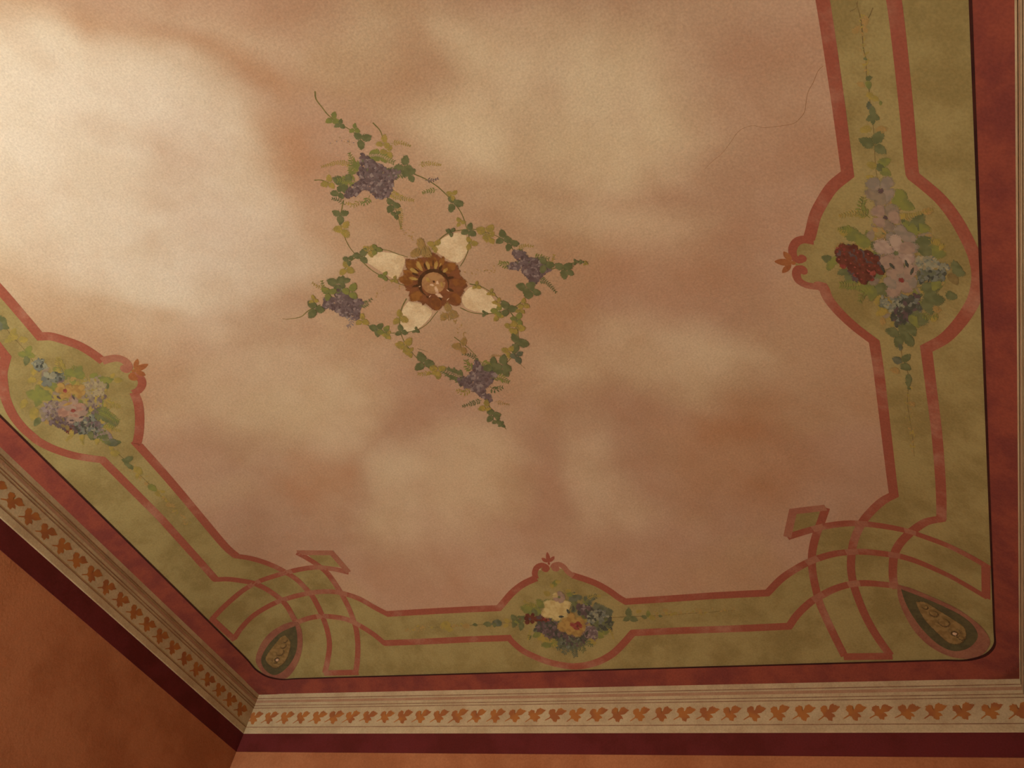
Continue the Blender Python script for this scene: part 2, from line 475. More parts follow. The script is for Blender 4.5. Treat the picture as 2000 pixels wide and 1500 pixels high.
# ------------------------------------------------------------------ ceiling: vault of painted plaster
def isect(P, Q):
    """index pair where two traced curves come closest"""
    P, Q = np.asarray(P), np.asarray(Q); d = np.linalg.norm(P[:, None] - Q[None], axis=2)
    return np.unravel_index(d.argmin(), d.shape)


sA1, sA2, sB1, sB2 = smooth(A1), smooth(A2), smooth(B1), smooth(B2)
i12, j12 = isect(sB2, sA1); i11, j11 = isect(sA1[:j12], sB1); k21, l21 = isect(sB1, sA2)
tA1, tA2, tB1, tB2 = smooth(LA1), smooth(LA2), smooth(LB1), smooth(LB2)
a1, b1 = isect(tB2, tA1); a2, b2 = isect(tA1, tB1); a3, b3 = isect(tB1, tA2)
half_field = np.concatenate([
    smooth(r_in_top), smooth(r_in_arc1), [(1561, 468), (1545, 485), (1550, 512), (1562, 548)], smooth(r_in_arc2), smooth(r_in_low),
    sB2[:i12], sA1[:j12][::-1][:max(1, j12 - i11)], sB1[j11:k21], sA2[:l21][::-1],
    smooth(b_in_r), smooth(b_in_arc_r), [(1090, 1106), (1060, 1106), (1046, 1120)], smooth(b_in_arc_l), smooth(b_in_l),
    tA2[:b3], tB1[b2:a3][::-1], tA1[a1 if a1 < a2 else a2:b1][0:0], tA1[min(a2, b1):max(a2, b1)], tB2[:a1][::-1],
    smooth(l_in_low)[::-1], smooth(l_in_arc2)[::-1], [(284, 755), (262, 715), (232, 698)], smooth(l_in_arc1)[::-1], smooth(l_in_top)[::-1]])
hf = hit(half_field)[:, :2]
hf = np.r_[[[hf[0, 0], YC - .55 * LY]], hf, [[hf[-1, 0], YC - .55 * LY]]]
fr = [(hf[-1, 0], YF + .32), (hf[0, 0], YF + .32)]
FIELD = np.r_[hf, fr]

NX, NY = 330, 360
gx = np.linspace(XL, XR, NX + 1); gy = np.linspace(YF, YB, NY + 1)
GX, GY = np.meshgrid(gx, gy); GZ = vz(GX, GY)
GV = np.c_[GX.ravel(), GY.ravel(), GZ.ravel()]
ii, jj = np.meshgrid(np.arange(NX), np.arange(NY))
q0 = (jj * (NX + 1) + ii).ravel()
QUADS = np.c_[q0, q0 + (NX + 1), q0 + (NX + 2), q0 + 1]      # normals face down into the room
CEN = GV[QUADS].mean(1)[:, :2]
is_field = inside(FIELD, CEN)
dia_r = hit(DIA_R + [A1[1]])[:, :2]; dia_l = hit(DIA_L + [LA1[2]])[:, :2]

# painted clouds: soft shapes of cream and of darker tan on the salmon ground, some lamp brightness painted in
CLOUDS = [
    ([(-300, 0), (60, 10), (110, 26), (165, 58), (330, 76), (430, 130), (480, 200), (510, 290), (560, 380), (610, 440), (650, 500), (600, 560), (520, 590), (380, 615), (250, 600), (100, 570), (-300, 400)], .95, .072),
    ([(840, 20), (950, 30), (1050, 60), (1260, 80), (1330, 180), (1380, 270), (1340, 340), (1250, 380), (1150, 390), (1050, 380), (950, 330), (880, 290), (800, 260), (760, 230), (830, 180), (900, 130), (860, 70)], 1.0, .085),
    ([(-200, 480), (250, 540), (500, 560), (620, 630), (420, 690), (250, 660), (60, 620)], .6, .12),
    ([(330, 20), (560, 60), (720, -60), (830, 40), (760, 140), (620, 150), (500, 110)], .55, .10),  # brightness painted in here in place of more lamp light
    ([(960, 380), (1100, 380), (1300, 400), (1400, 430), (1300, 470), (1150, 480), (1050, 450)], .5, .07),
    ([(400, 650), (560, 620), (700, 700), (750, 780), (700, 880), (560, 870), (430, 830), (330, 800), (380, 720)], .55, .10),
    ([(700, 900), (830, 850), (950, 840), (1000, 900), (960, 990), (850, 1030), (750, 1060), (690, 1040), (720, 980)], .6, .08),
    ([(1180, 620), (1300, 620), (1400, 650), (1500, 690), (1450, 740), (1380, 790), (1280, 780), (1180, 770), (1060, 760), (1050, 710), (1150, 690)], .58, .08),
    ([(1090, 830), (1180, 840), (1220, 920), (1300, 990), (1250, 1020), (1130, 1010), (1090, 930)], .5, .07),
]
DARKS = [
    ([(540, 880), (690, 895), (705, 960), (640, 1010), (520, 960)], .5, .08),
    ([(1270, 830), (1500, 800), (1600, 900), (1550, 1000), (1350, 980)], .55, .09),
    ([(520, 230), (600, 260), (630, 340), (590, 430), (545, 360)], .5, .06),
    ([(1000, 560), (1150, 600), (1120, 680), (1000, 620)], .45, .07),
    ([(60, 5), (130, 20), (300, 45), (480, 95), (600, 180), (540, 200), (440, 120), (330, 70), (170, 52)], .6, .04),
    ([(1130, 280), (1400, 480), (1500, 560), (1300, 560), (1150, 520)], .2, .1),
]


def vnoise(x, y, sc, seed):
    rs = np.random.RandomState(seed); g = rs.rand(64, 64)
    X, Y = x * sc + 20, y * sc + 20; xi, yi = np.floor(X).astype(int), np.floor(Y).astype(int)
    fx, fy = X - xi, Y - yi; fx = fx * fx * (3 - 2 * fx); fy = fy * fy * (3 - 2 * fy)
    G = lambda a, b: g[a % 64, b % 64]
    return (G(xi, yi) * (1 - fx) + G(xi + 1, yi) * fx) * (1 - fy) + (G(xi, yi + 1) * (1 - fx) + G(xi + 1, yi + 1) * fx) * fy


def fbm(x, y, sc, seed, o=4):
    return sum(vnoise(x, y, sc * 2 ** k, seed + k) * .5 ** k for k in range(o)) / sum(.5 ** k for k in range(o))


def seg_dist(p, q):
    p = np.asarray(p); d = np.full(len(q), 9e9)
    for i in range(len(p)):
        a, b = p[i - 1], p[i]; ab = b - a
        t = np.clip(((q - a) @ ab) / max(ab @ ab, 1e-12), 0, 1)[:, None]
        d = np.minimum(d, np.linalg.norm(q - a - t * ab, axis=1))
    return np.where(inside(p, q), -d, d)


gxy = GV[:, :2]
warp = np.c_[fbm(gxy[:, 0], gxy[:, 1], 2.6, 3) - .5, fbm(gxy[:, 0], gxy[:, 1], 2.6, 17) - .5] * .16
cl = np.zeros(len(gxy)); dk = np.zeros(len(gxy))
for arr, lst in ((cl, CLOUDS), (dk, DARKS)):
    for p, s, soft in lst:
        dd = seg_dist(hit(p)[:, :2], gxy + warp)
        v = 1 / (1 + np.exp(dd / soft * 2.2)) * s
        np.maximum(arr, v, out=arr)
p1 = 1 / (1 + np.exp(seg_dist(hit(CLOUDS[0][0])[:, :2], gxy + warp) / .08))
mott = fbm(gxy[:, 0], gxy[:, 1], 3.4, 41) - .5
cl = np.clip(cl * (1 + .9 * mott) + .55 * np.clip(fbm(gxy[:, 0], gxy[:, 1], 1.5, 77) - .5, 0, 1), 0, 1)
dk = np.clip(dk * (1 + .8 * mott) + .5 * np.clip(fbm(gxy[:, 0], gxy[:, 1], 1.9, 99) - .52, 0, 1), 0, 1)
pk = np.clip((fbm(gxy[:, 0], gxy[:, 1], 2.2, 55) - .42) * 3, 0, .5)
c_base = np.array(col((160, 125, 92))[:3]); c_pink = np.array(col((159, 122, 97))[:3])
c_cream = np.array(col((187, 163, 126))[:3]); c_lamp_pale = np.array(col((190, 171, 145))[:3]); c_tan = np.array(col((156, 109, 71))[:3])  # paler cream paints the lamp's whitening into the left cloud
fine = fbm(gxy[:, 0], gxy[:, 1], 8.0, 131, 3) - .5
cl = np.clip(cl + .45 * fine * (.4 + cl), 0, 1); dk = np.clip(dk + .35 * np.clip(-fine, 0, 1), 0, 1)
rgb = c_base * (1 - pk[:, None]) + c_pink * pk[:, None]
cl *= .92
rgb = rgb * (1 - dk[:, None]) + c_tan * dk[:, None]
rgb = rgb * (1 - cl[:, None]) + (c_cream * (1 - p1[:, None]) + c_lamp_pale * p1[:, None]) * cl[:, None]


def sub_mesh(name, sel, m, parent=None, attr=False):
    f = QUADS[sel]; u, inv = np.unique(f.ravel(), return_inverse=True)
    o = mesh_obj(name, GV[u], inv.reshape(-1, 4), m, parent)
    if attr:
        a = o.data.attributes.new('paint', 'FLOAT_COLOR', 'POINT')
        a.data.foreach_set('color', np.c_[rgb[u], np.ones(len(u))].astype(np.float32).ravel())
    o.data.polygons.foreach_set('use_smooth', np.ones(len(f), bool))
    return o


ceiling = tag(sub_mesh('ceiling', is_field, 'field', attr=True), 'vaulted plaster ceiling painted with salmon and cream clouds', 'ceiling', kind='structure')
sub_mesh('border_panel', ~is_field, 'yellow', ceiling)


# red edge band and the dark line, a drawn-in edge shadow, round the ochre border
def rrect(ins, rad, n=14):
    """rounded rectangle ins metres inside the walls, as a plan loop"""
    x0, x1, y0, y1 = XL + ins, XR - ins, YF + ins, YB - ins; out = []
    for cx, cy, a0 in ((x1 - rad, y1 - rad, 0), (x0 + rad, y1 - rad, 90), (x0 + rad, y0 + rad, 180), (x1 - rad, y0 + rad, 270)):
        for k in range(n + 1):
            a = math.radians(a0 + 90 * k / n); out.append((cx + rad * math.cos(a), cy + rad * math.sin(a)))
    out.append(out[0]); res = []
    for a, b in zip(out[:-1], out[1:]):
        k = 110 if math.dist(a, b) > .3 else 1
        res += [(a[0] + (b[0] - a[0]) * t / k, a[1] + (b[1] - a[1]) * t / k) for t in range(k)]
    return np.array(res)


CR = .120
inner = rrect(.0655, CR)
# outer loop: nearest point on the wall line, so the band keeps its width along the sides
outer = inner.copy()
dw = np.c_[inner[:, 0] - XL, XR - inner[:, 0], inner[:, 1] - YF, YB - inner[:, 1]]
nl = len(inner)
for i in range(nl):
    p = inner[i]
    corner = (min(dw[i, 0], dw[i, 1]) < .0655 + CR + 1e-4) and (min(dw[i, 2], dw[i, 3]) < .0655 + CR + 1e-4)
    if not corner:
        k = dw[i].argmin(); outer[i] = [(XL, p[1]), (XR, p[1]), (p[0], YF), (p[0], YB)][k]
    else:
        cx = XL if dw[i, 0] < dw[i, 1] else XR; cy = YF if dw[i, 2] < dw[i, 3] else YB
        qx = cx + ((.0655 + CR) if cx == XL else -(.0655 + CR)); qy = cy + ((.0655 + CR) if cy == YF else -(.0655 + CR))
        dd = p - [qx, qy]; t = min((.0655 + CR) / max(abs(dd[0]), 1e-6), (.0655 + CR) / max(abs(dd[1]), 1e-6))
        outer[i] = [qx + dd[0] * t, qy + dd[1] * t]


def loop_band(name, a, b, m, off, steps, parent):
    rows = []
    for k in range(steps + 1):
        p = a * (1 - k / steps) + b * k / steps
        rows.append(np.c_[p, vz(p[:, 0], p[:, 1])] + vn(p[:, 0], p[:, 1]) * off * OFFK)
    n = len(a); V = np.concatenate(rows)
    Fc = [(k * n + i, k * n + (i + 1) % n, (k + 1) * n + (i + 1) % n, (k + 1) * n + i) for k in range(steps) for i in range(n)]
    return mesh_obj(name, V, Fc, m, parent)


loop_band('edge_band', inner, outer, 'red', .0220, 16, ceiling)
loop_band('edge_line', rrect(.0682, CR + .002), rrect(.0628, CR - .002), 'line', .0245, 1, ceiling)
# hairline cracks
ck = [(1608, 128), (1597, 138), (1588, 160), (1580, 178), (1574, 195), (1571, 218), (1562, 232), (1550, 241), (1530, 246), (1510, 247), (1490, 250), (1470, 246), (1450, 252), (1438, 262), (1430, 275), (1410, 298), (1392, 314), (1376, 330)]
rc = random.Random(5)
ck = [(x + rc.uniform(-1, 1), y + rc.uniform(-1, 1)) for x, y in ck]
q = smooth(ck, 4)
ribbon('crack', ceiling, q, .0013, .0006, 'crack', taper=np.linspace(1, .5, len(q)))
q = smooth([(1905, 340), (1916, 345), (1904, 352), (1893, 349)], 4)
ribbon('crack', ceiling, q, .0012, .0006, 'crack')

# ------------------------------------------------------------------ walls, floor
def box_wall(name, V, m, label, cat):
    o = mesh_obj(name, V, [(0, 1, 2, 3), (7, 6, 5, 4), (0, 4, 5, 1), (1, 5, 6, 2), (2, 6, 7, 3), (3, 7, 4, 0)], m)
    return tag(o, label, cat, kind='structure')


def slab(x0, x1, y0, y1, z0, z1):
    return [(x0, y0, z0), (x1, y0, z0), (x1, y1, z0), (x0, y1, z0), (x0, y0, z1), (x1, y0, z1), (x1, y1, z1), (x0, y1, z1)]


T = .12
box_wall('wall_back', slab(XL - T, XR + T, YB, YB + T, 0, ZED), 'wall', 'salmon plaster wall below the long leaf frieze', 'wall')
box_wall('wall_left', slab(XL - T, XL, YF, YB, 0, ZED), 'wall', 'shaded salmon plaster wall at the lower left', 'wall')
box_wall('wall_right', slab(XR, XR + T, YF, YB, 0, ZED), 'wall', 'plaster wall at the right edge of the ceiling', 'wall')
box_wall('wall_front', slab(XL - T, XR + T, YF - T, YF, 0, ZED), 'wall', 'plaster wall behind the viewer', 'wall')
box_wall('floor', slab(XL - T, XR + T, YF - T, YB + T, -.1, 0), 'floor', 'pale stone floor of the room', 'floor')

# ------------------------------------------------------------------ frieze and band round the walls
WALLS = {  # origin at the cornice edge, direction along the wall, normal into the room, length
    'back': ((XL, YB), (1, 0), (0, -1), 2 * WX),
    'left': ((XL, YF), (0, 1), (1, 0), 2 * LY),
    'right': ((XR, YB), (0, -1), (-1, 0), 2 * LY),
    'front': ((XR, YF), (-1, 0), (0, 1), 2 * WX),
}


def wpt(w, s, z, off):
    o, d, n, _ = WALLS[w]
    return (o[0] + d[0] * s + n[0] * off, o[1] + d[1] * s + n[1] * off, ZED - z)


def moulding(name, w, prof, m, parent=None):
    """profile (depth below the edge, projection) run along a wall with mitred ends"""
    ln = WALLS[w][3]; V = []
    for z, p in prof:
        V += [wpt(w, p, z, p), wpt(w, ln - p, z, p)]
    k = len(prof)
    Fc = [(2 * i, 2 * i + 1, 2 * i + 3, 2 * i + 2) for i in range(k - 1)]
    return mesh_obj(name, V, Fc, m, parent)


def frieze_leaf(parent, w, s, z, size, flip, rnd):
    o_, d, n, _ = WALLS[w]
    x = Vector((d[0], d[1], 0)); zz = Vector((n[0], n[1], 0)); y = zz.cross(x)
    o = bpy.data.objects.new('leaf', shared('maple', 'frieze_leaf')); COLL.objects.link(o); o.parent = parent
    o.location = Vector(wpt(w, s, z, .0036)) - wloc(parent)
    Mx = Matrix((x, y, zz)).transposed()
    o.rotation_mode = 'QUATERNION'
    o.rotation_quaternion = (Mx @ Matrix.Rotation(rnd.uniform(-.10, .10), 3, 'Z')).to_quaternion()
    o.scale = (size * rnd.uniform(.93, 1.07), size * .92 * rnd.uniform(.94, 1.05), .05)
    return o


FR_LABEL = {'back': 'cream frieze with orange leaves along the back wall', 'left': 'cream frieze with orange leaves along the left wall',
            'right': 'sliver of cream frieze at the right edge', 'front': 'cream frieze on the wall behind the viewer'}
BAND_LABEL = {'back': 'dark maroon band below the frieze on the back wall', 'left': 'near-black maroon band below the frieze on the left wall',
              'right': 'maroon band on the right wall', 'front': 'maroon band on the wall behind the viewer'}
rnd = random.Random(11)
tn = 0
for w in ('back', 'left', 'right', 'front'):
    tn += 1
    fr_ = moulding('trim_%d' % tn, w, [(0, .000), (0, .0040), (.021, .0040), (.022, .0028), (.030, .0028), (.032, .0036), (.056, .0036), (.0565, .0028), (.067, .0028), (.068, .0032),
                                      (.158, .0032), (.159, .0042), (.184, .0042), (.188, .0030), (.188, 0)], 'trim')
    tag(fr_, FR_LABEL[w], 'frieze', kind='structure')
    for z0, z1, p, m in ((.0205, .0240, .0046, 'trim_line'), (.0305, .0425, .0041, 'trim_shade'), (.0550, .0582, .0042, 'trim_line'), (.0665, .0697, .0038, 'trim_line'), (.1573, .1607, .0048, 'trim_line')):
        moulding('painted_stripe', w, [(z0, p), (z1, p)], m, fr_)
    if w == 'back':
        for k in range(37): frieze_leaf(fr_, w, .030 + .0853 * k, ZED - ZC - 1.608, .073, 1, rnd)
    elif w == 'left':
        for k in range(26): frieze_leaf(fr_, w, (3.047 - YF) - .0868 * k, ZED - ZC - 1.608, .073, 1, rnd)
    elif w == 'right':
        for k in range(12): frieze_leaf(fr_, w, .06 + .0868 * k, ZED - ZC - 1.608, .068, 1, rnd)
for w in ('back', 'left', 'right', 'front'):
    tn += 1
    tag(moulding('trim_%d' % tn, w, [(.186, 0), (.186, .0020), (.2698, .0020), (.2698, 0)], 'maroon'), BAND_LABEL[w], 'wall band', kind='structure')

# ------------------------------------------------------------------ strapwork ribbons
RW = .030


def scroll(parent, name, pts, off, m, w=.025, ball=None):
    q = smooth(pts, 3); ribbon(name, parent, q, w, off, m, taper=np.r_[np.linspace(1, .85, len(q))])


def finial(parent, base, ang, size, off, m='ribbon_ochre'):
    """three-lobed fleur at the crest of a medallion frame"""
    a = math.radians(ang); ux, uy = math.cos(a), math.sin(a); vx, vy = -uy, ux
    P = lambda f, s: (base[0] + ux * f * size + vx * s * size, base[1] + uy * f * size + vy * s * size)
    f = stroke('finial', parent, 'leaf', m, P(.62, 0), ang, size * .85, size * .34, off)
    for s in (-1, 1):
        stroke('finial_lobe', parent, 'blade', m, P(.42, .30 * s), ang + 48 * s, size * .62, size * .30, off + .0002)
    stroke('finial_lobe', parent, 'disc', m, P(.12, 0), ang, size * .26, size * .2, off + .0003)


lz = Layer(.0026, .00010)
sr = thing('strapwork_border', 'terracotta ribbon frame around the tall right-hand bouquet medallion', 'painted border', hit([(1752, 515)])[0], 'ribbon borders on the ceiling')
ribbon('inner_ribbon', sr, path(r_in_top, r_in_arc1), RW, lz()); ribbon('inner_ribbon', sr, path(r_in_arc2, r_in_low), RW, lz())
ribbon('outer_ribbon', sr, path(r_out_top, r_out_arc, r_out_low), RW, lz())
scroll(sr, 'scroll', cRM([(420, 655), (345, 645), (290, 665), (262, 715), (268, 770), (305, 800), (345, 785)]), lz(), 'ribbon')
scroll(sr, 'scroll', cRM([(345, 868), (305, 870), (290, 905), (310, 955), (370, 988), (450, 1000)]), lz(), 'ribbon')
stroke('scroll_end', sr, 'disc', 'ribbon', cRM([(335, 785)])[0], 0, 17, 14, lz()); stroke('scroll_end', sr, 'disc', 'ribbon', cRM([(340, 875)])[0], 0, 18, 18, lz())
finial(sr, cRM([(285, 822)])[0], 184, 40, lz())
sb = thing('strapwork_border', 'terracotta ribbon frame around the low bouquet medallion at bottom centre', 'painted border', hit([(1108, 1215)])[0], 'ribbon borders on the ceiling')
ribbon('inner_ribbon', sb, path(b_in_r, b_in_arc_r), RW * .93, lz()); ribbon('inner_ribbon', sb, path(b_in_arc_l, b_in_l), RW * .93, lz())
ribbon('outer_ribbon', sb, path(b_out_r, b_out_arc, b_out_l), RW * .93, lz())
scroll(sb, 'scroll', cBM([(635, 350), (622, 300), (640, 245), (690, 218), (738, 235), (742, 262)]), lz(), 'ribbon', .024)
scroll(sb, 'scroll', cBM([(1000, 325), (945, 285), (905, 235), (860, 210), (810, 222), (795, 250)]), lz(), 'ribbon_pale', .024)
stroke('scroll_end', sb, 'disc', 'ribbon', cBM([(725, 262)])[0], 0, 14, 10, lz()); stroke('scroll_end', sb, 'disc', 'ribbon_pale', cBM([(825, 252)])[0], 0, 16, 12, lz())
finial(sb, cBM([(762, 215)])[0], -98, 24, lz(), 'ribbon')
sl = thing('strapwork_border', 'terracotta ribbon frame around the slanting left-hand bouquet medallion', 'painted border', hit([(140, 780)])[0], 'ribbon borders on the ceiling')
ribbon('inner_ribbon', sl, path(l_in_top, l_in_arc1), RW * 1.05, lz()); ribbon('inner_ribbon', sl, path(l_in_arc2, l_in_low), RW * 1.05, lz())
ribbon('outer_ribbon', sl, path(l_out_top, l_out_arc, l_out_low), RW, lz())
scroll(sl, 'scroll', cLM([(905, 752), (960, 735), (1045, 725), (1115, 755), (1145, 805), (1105, 825)]), lz(), 'ribbon_pale', .030)
scroll(sl, 'scroll', cLM([(1165, 885), (1215, 882), (1255, 915), (1260, 965), (1230, 1010), (1180, 1035)]), lz(), 'ribbon', .030)
stroke('scroll_end', sl, 'disc', 'ribbon_pale', cLM([(1115, 820)])[0], 30, 22, 16, lz()); stroke('scroll_end', sl, 'disc', 'ribbon_ochre', cLM([(1185, 890)])[0], 30, 20, 16, lz())
finial(sl, cLM([(1170, 845)])[0], -25, 34, lz())

KN = .0265
BARS = [b_in_r, b_out_r, r_in_low[::-1], r_out_low[::-1], b_in_l[::-1], b_out_l[::-1], l_in_low[::-1], l_out_low[::-1]]


def stub(pts):
    """carry a knot ribbon a little way along the straight bar it meets"""
    p0 = np.array(pts[0])
    for b in BARS:
        if np.linalg.norm(np.array(b[0]) - p0) < 9:
            d = np.array(b[1]) - np.array(b[0]); d = d / np.linalg.norm(d)
            return np.r_[[p0 + d * 26], [p0 + d * 13], smooth(pts)]
    return smooth(pts)


def crossings(parent, fam_a, fam_b, w):
    for a in fam_a:
        for b in fam_b:
            A, B = smooth(a, 2), smooth(b, 2); i, j = isect(A, B)
            if np.linalg.norm(A[i] - B[j]) > 5: continue
            q = A[max(0, i - 6):i + 7]
            if len(q) > 3: ribbon('crossing', parent, q, w, lz(), 'ribbon_pale')


kr = thing('corner_knot', 'interlaced terracotta ribbon knot in the right-hand corner', 'painted knot', hit([(1660, 1120)])[0], 'ribbon knots in the ceiling corners')
for nm, pts in (('arc_ribbon', A1), ('arc_ribbon', A2), ('arc_ribbon', A3), ('arc_ribbon', B1), ('arc_ribbon', B2), ('arc_ribbon', B3)):
    ribbon(nm, kr, stub(pts), KN, lz())
ribbon('diamond_ribbon', kr, path(DIA_R[:2], DIA_R[1:]), KN, lz(), 'ribbon_pale'); ribbon('end_ribbon', kr, path(END_R1), KN, lz()); ribbon('end_ribbon', kr, path(END_R2), KN, lz())
crossings(kr, (A1, A2, A3), (B1, B2, B3), KN)
kl = thing('corner_knot', 'interlaced terracotta ribbon knot in the left-hand corner', 'painted knot', hit([(580, 1180)])[0], 'ribbon knots in the ceiling corners')
for nm, pts in (('arc_ribbon', LA1), ('arc_ribbon', LA2), ('arc_ribbon', LA3), ('arc_ribbon', LB1), ('arc_ribbon', LB2), ('arc_ribbon', LB3)):
    ribbon(nm, kl, stub(pts), KN * .96, lz())
ribbon('diamond_ribbon', kl, path(DIA_L[:2], DIA_L[1:]), KN, lz(), 'ribbon_pale'); ribbon('end_ribbon', kl, path(END_L1), KN, lz()); ribbon('end_ribbon', kl, path(END_L2), KN, lz())
crossings(kl, (LA1, LA2, LA3), (LB1, LB2, LB3), KN * .96)
# the ochre inside the small diamonds
poly('diamond_ground', kr, cRC([(185, 205), (445, 175), (385, 335), (165, 380)]), 'yellow', .0017, False)
poly('diamond_ground', kl, cLC([(1110, 170), (1320, 165), (1440, 290), (1230, 275)]), 'yellow', .0017, False)


# ------------------------------------------------------------------ teardrops in the corners
def teardrop(label, outer_, ground, shell, eyes, anchor):
    t = thing('corner_teardrop', label, 'painted teardrop', hit([anchor])[0], 'shell teardrops in the ceiling corners')
    z = Layer(.0066, .0040)
    poly('rim', t, outer_, 'drop_rim', z()); poly('ground', t, ground, 'green_ground', z())
    poly('shell_shadow', t, [(x + .6, y + 1.6) for x, y in shell], 'shell_dark', z()); sh = poly('shell', t, shell, 'shell', z())
    z.k = .0012
    for x, y, a, l, w_ in eyes:
        stroke('shell_line', t, 'disc', 'shell_dark', (x, y), a, l, w_, z())
        stroke('scallop', t, 'disc', 'shell', (x - .6, y - 1.2), a, l * .84, w_ * .82, z())
    x, y, a, l, w_ = eyes[0]
    stroke('shell_line', t, 'disc', 'shell_dark', (x, y), a, l * .52, w_ * .52, z()); stroke('pearl', t, 'disc', 'flake', (x + .6, y + .4), a, l * .3, w_ * .3, z())
    return t


teardrop('green teardrop with tan shell in the right-hand corner',
         cRC([(1012, 765), (1120, 795), (1300, 870), (1480, 955), (1610, 1045), (1690, 1120), (1735, 1200), (1715, 1270), (1640, 1332), (1520, 1345), (1400, 1320), (1260, 1245), (1140, 1125), (1060, 985), (1015, 860)]),
         cRC([(1040, 800), (1200, 862), (1350, 925), (1500, 1000), (1600, 1080), (1640, 1160), (1610, 1225), (1540, 1272), (1440, 1282), (1330, 1232), (1220, 1130), (1130, 1010), (1072, 900)]),
         cRC([(1150, 892), (1230, 900), (1330, 960), (1440, 1030), (1540, 1100), (1550, 1180), (1500, 1230), (1420, 1225), (1340, 1160), (1240, 1060), (1180, 970)]),
         [(1864, 1236, 40, 32, 27), (1844, 1216, 40, 28, 22), (1824, 1198, 40, 22, 16), (1807, 1185, 40, 15, 11), (1878, 1246, 40, 14, 10)], (1850, 1215))
teardrop('small green teardrop with tan shell in the left-hand corner',
         cLC([(1012, 822), (1045, 900), (1055, 1000), (1050, 1090), (1020, 1200), (960, 1310), (890, 1375), (790, 1388), (710, 1360), (640, 1290), (600, 1215), (605, 1140), (655, 1025), (740, 925), (850, 855), (950, 820)]),
         cLC([(985, 860), (1003, 950), (1000, 1080), (960, 1190), (880, 1290), (780, 1340), (690, 1290), (650, 1200), (680, 1110), (750, 1010), (850, 920)]),
         cLC([(885, 945), (935, 1000), (935, 1080), (890, 1200), (800, 1272), (725, 1240), (690, 1185), (720, 1120), (790, 1030), (845, 965)]),
         [(541, 1287.5, -50, 24, 20), (548, 1274, -50, 20, 16), (554, 1261, -50, 15, 12), (558, 1251, -50, 11, 8)], (545, 1275))


# ------------------------------------------------------------------ flowers and leaves
def leaves(parent, cf, lst, z, m_default='leaf_dark', kind='leaf', sc=1.0):
    """entries (x, y, angle, length[, material]) in the measured window"""
    s = 1.0 / (cf([(1, 0)])[0][0] - cf([(0, 0)])[0][0])
    for e in lst:
        x, y = cf([(e[0], e[1])])[0]; m = e[4] if len(e) > 4 else m_default
        l = e[3] / s * sc
        l *= 1.18; stroke('leaf', parent, kind, m, (x, y), e[2], l, l * .66, z())


def trefoil(parent, cf, lst, z, m_default='leaf_dark'):
    """three round leaves meeting at a point: (x, y, angle of the middle leaf, leaf length[, material])"""
    s = 1.0 / (cf([(1, 0)])[0][0] - cf([(0, 0)])[0][0])
    for e in lst:
        x, y = cf([(e[0], e[1])])[0]; m = e[4] if len(e) > 4 else m_default; l = e[3] / s
        for k, da in enumerate((0, 112, -112)):
            a = math.radians(e[2] + da); ll = l * (1, .92, .88)[k]
            stroke('leaf', parent, 'leaf', m, (x + math.cos(a) * ll * .5, y + math.sin(a) * ll * .5), e[2] + da, ll * 1.12, ll * .86, z())


def stems(parent, cf, lst, m='stem', w=.0042, z=.0022):
    for i, s in enumerate(lst):
        q = smooth(cf(s), 4)
        ribbon('stem', parent, q, w, z + .00005 * i, m, taper=np.linspace(1, .6, len(q)))


FRND = random.Random(77)


def flower(parent, cf, x, y, r, n, mp, mc, z, ph=0, kind='petal', rc=.26, sq=1.0, alt=None, label=None):
    s = 1.0 / (cf([(1, 0)])[0][0] - cf([(0, 0)])[0][0]); cx, cy = cf([(x, y)])[0]; r = r / s
    z0 = z(); pz = []
    f = None
    zc = z0 + .0012
    f = stroke('flower', parent, 'ruffle', mc, (cx, cy), ph, 2 * r * rc, 2 * r * rc * sq, zc)
    if label: f['label'] = label
    for k in range(n):
        a = ph + 360 * k / n + FRND.uniform(-14, 14); ar = math.radians(a); g = FRND.uniform(.85, 1.22)
        m = alt if (alt and FRND.random() < .5) else mp
        c = (cx + math.cos(ar) * r * .56 * g, cy + math.sin(ar) * r * .56 * sq * g)
        o = stroke('petal', parent, kind, m, c, a, r * 1.15 * g, r * (1.45 if n <= 5 else 1.1 if n <= 8 else .7) * FRND.uniform(.85, 1.1), z0 + .00012 * k)
        # a petal belongs to its flower
        o.parent = f; o.matrix_parent_inverse = Matrix.Identity(4)
        W = Matrix.LocRotScale(o.location, o.rotation_quaternion, o.scale)
        L_ = Matrix.LocRotScale(f.location, f.rotation_quaternion, f.scale)
        o.matrix_parent_inverse = L_.inverted()
    z.z = zc
    return f


def sprigs(name, parent, cf, pts, n, spread, mats, off, r=4.0, seed=3):
    """loose faint dabs along a line"""
    rr = random.Random(seed); q = smooth(cf(pts), 3); it = []
    for _ in range(n):
        p = q[rr.randrange(len(q))]
        l = r * rr.uniform(.7, 1.6)
        it.append((p[0] + rr.gauss(0, spread), p[1] + rr.gauss(0, spread), rr.uniform(0, 360), l, l * .5, rr.randrange(len(mats))))
    return strokes_mesh(name, parent, it, mats, off, kind='blade')


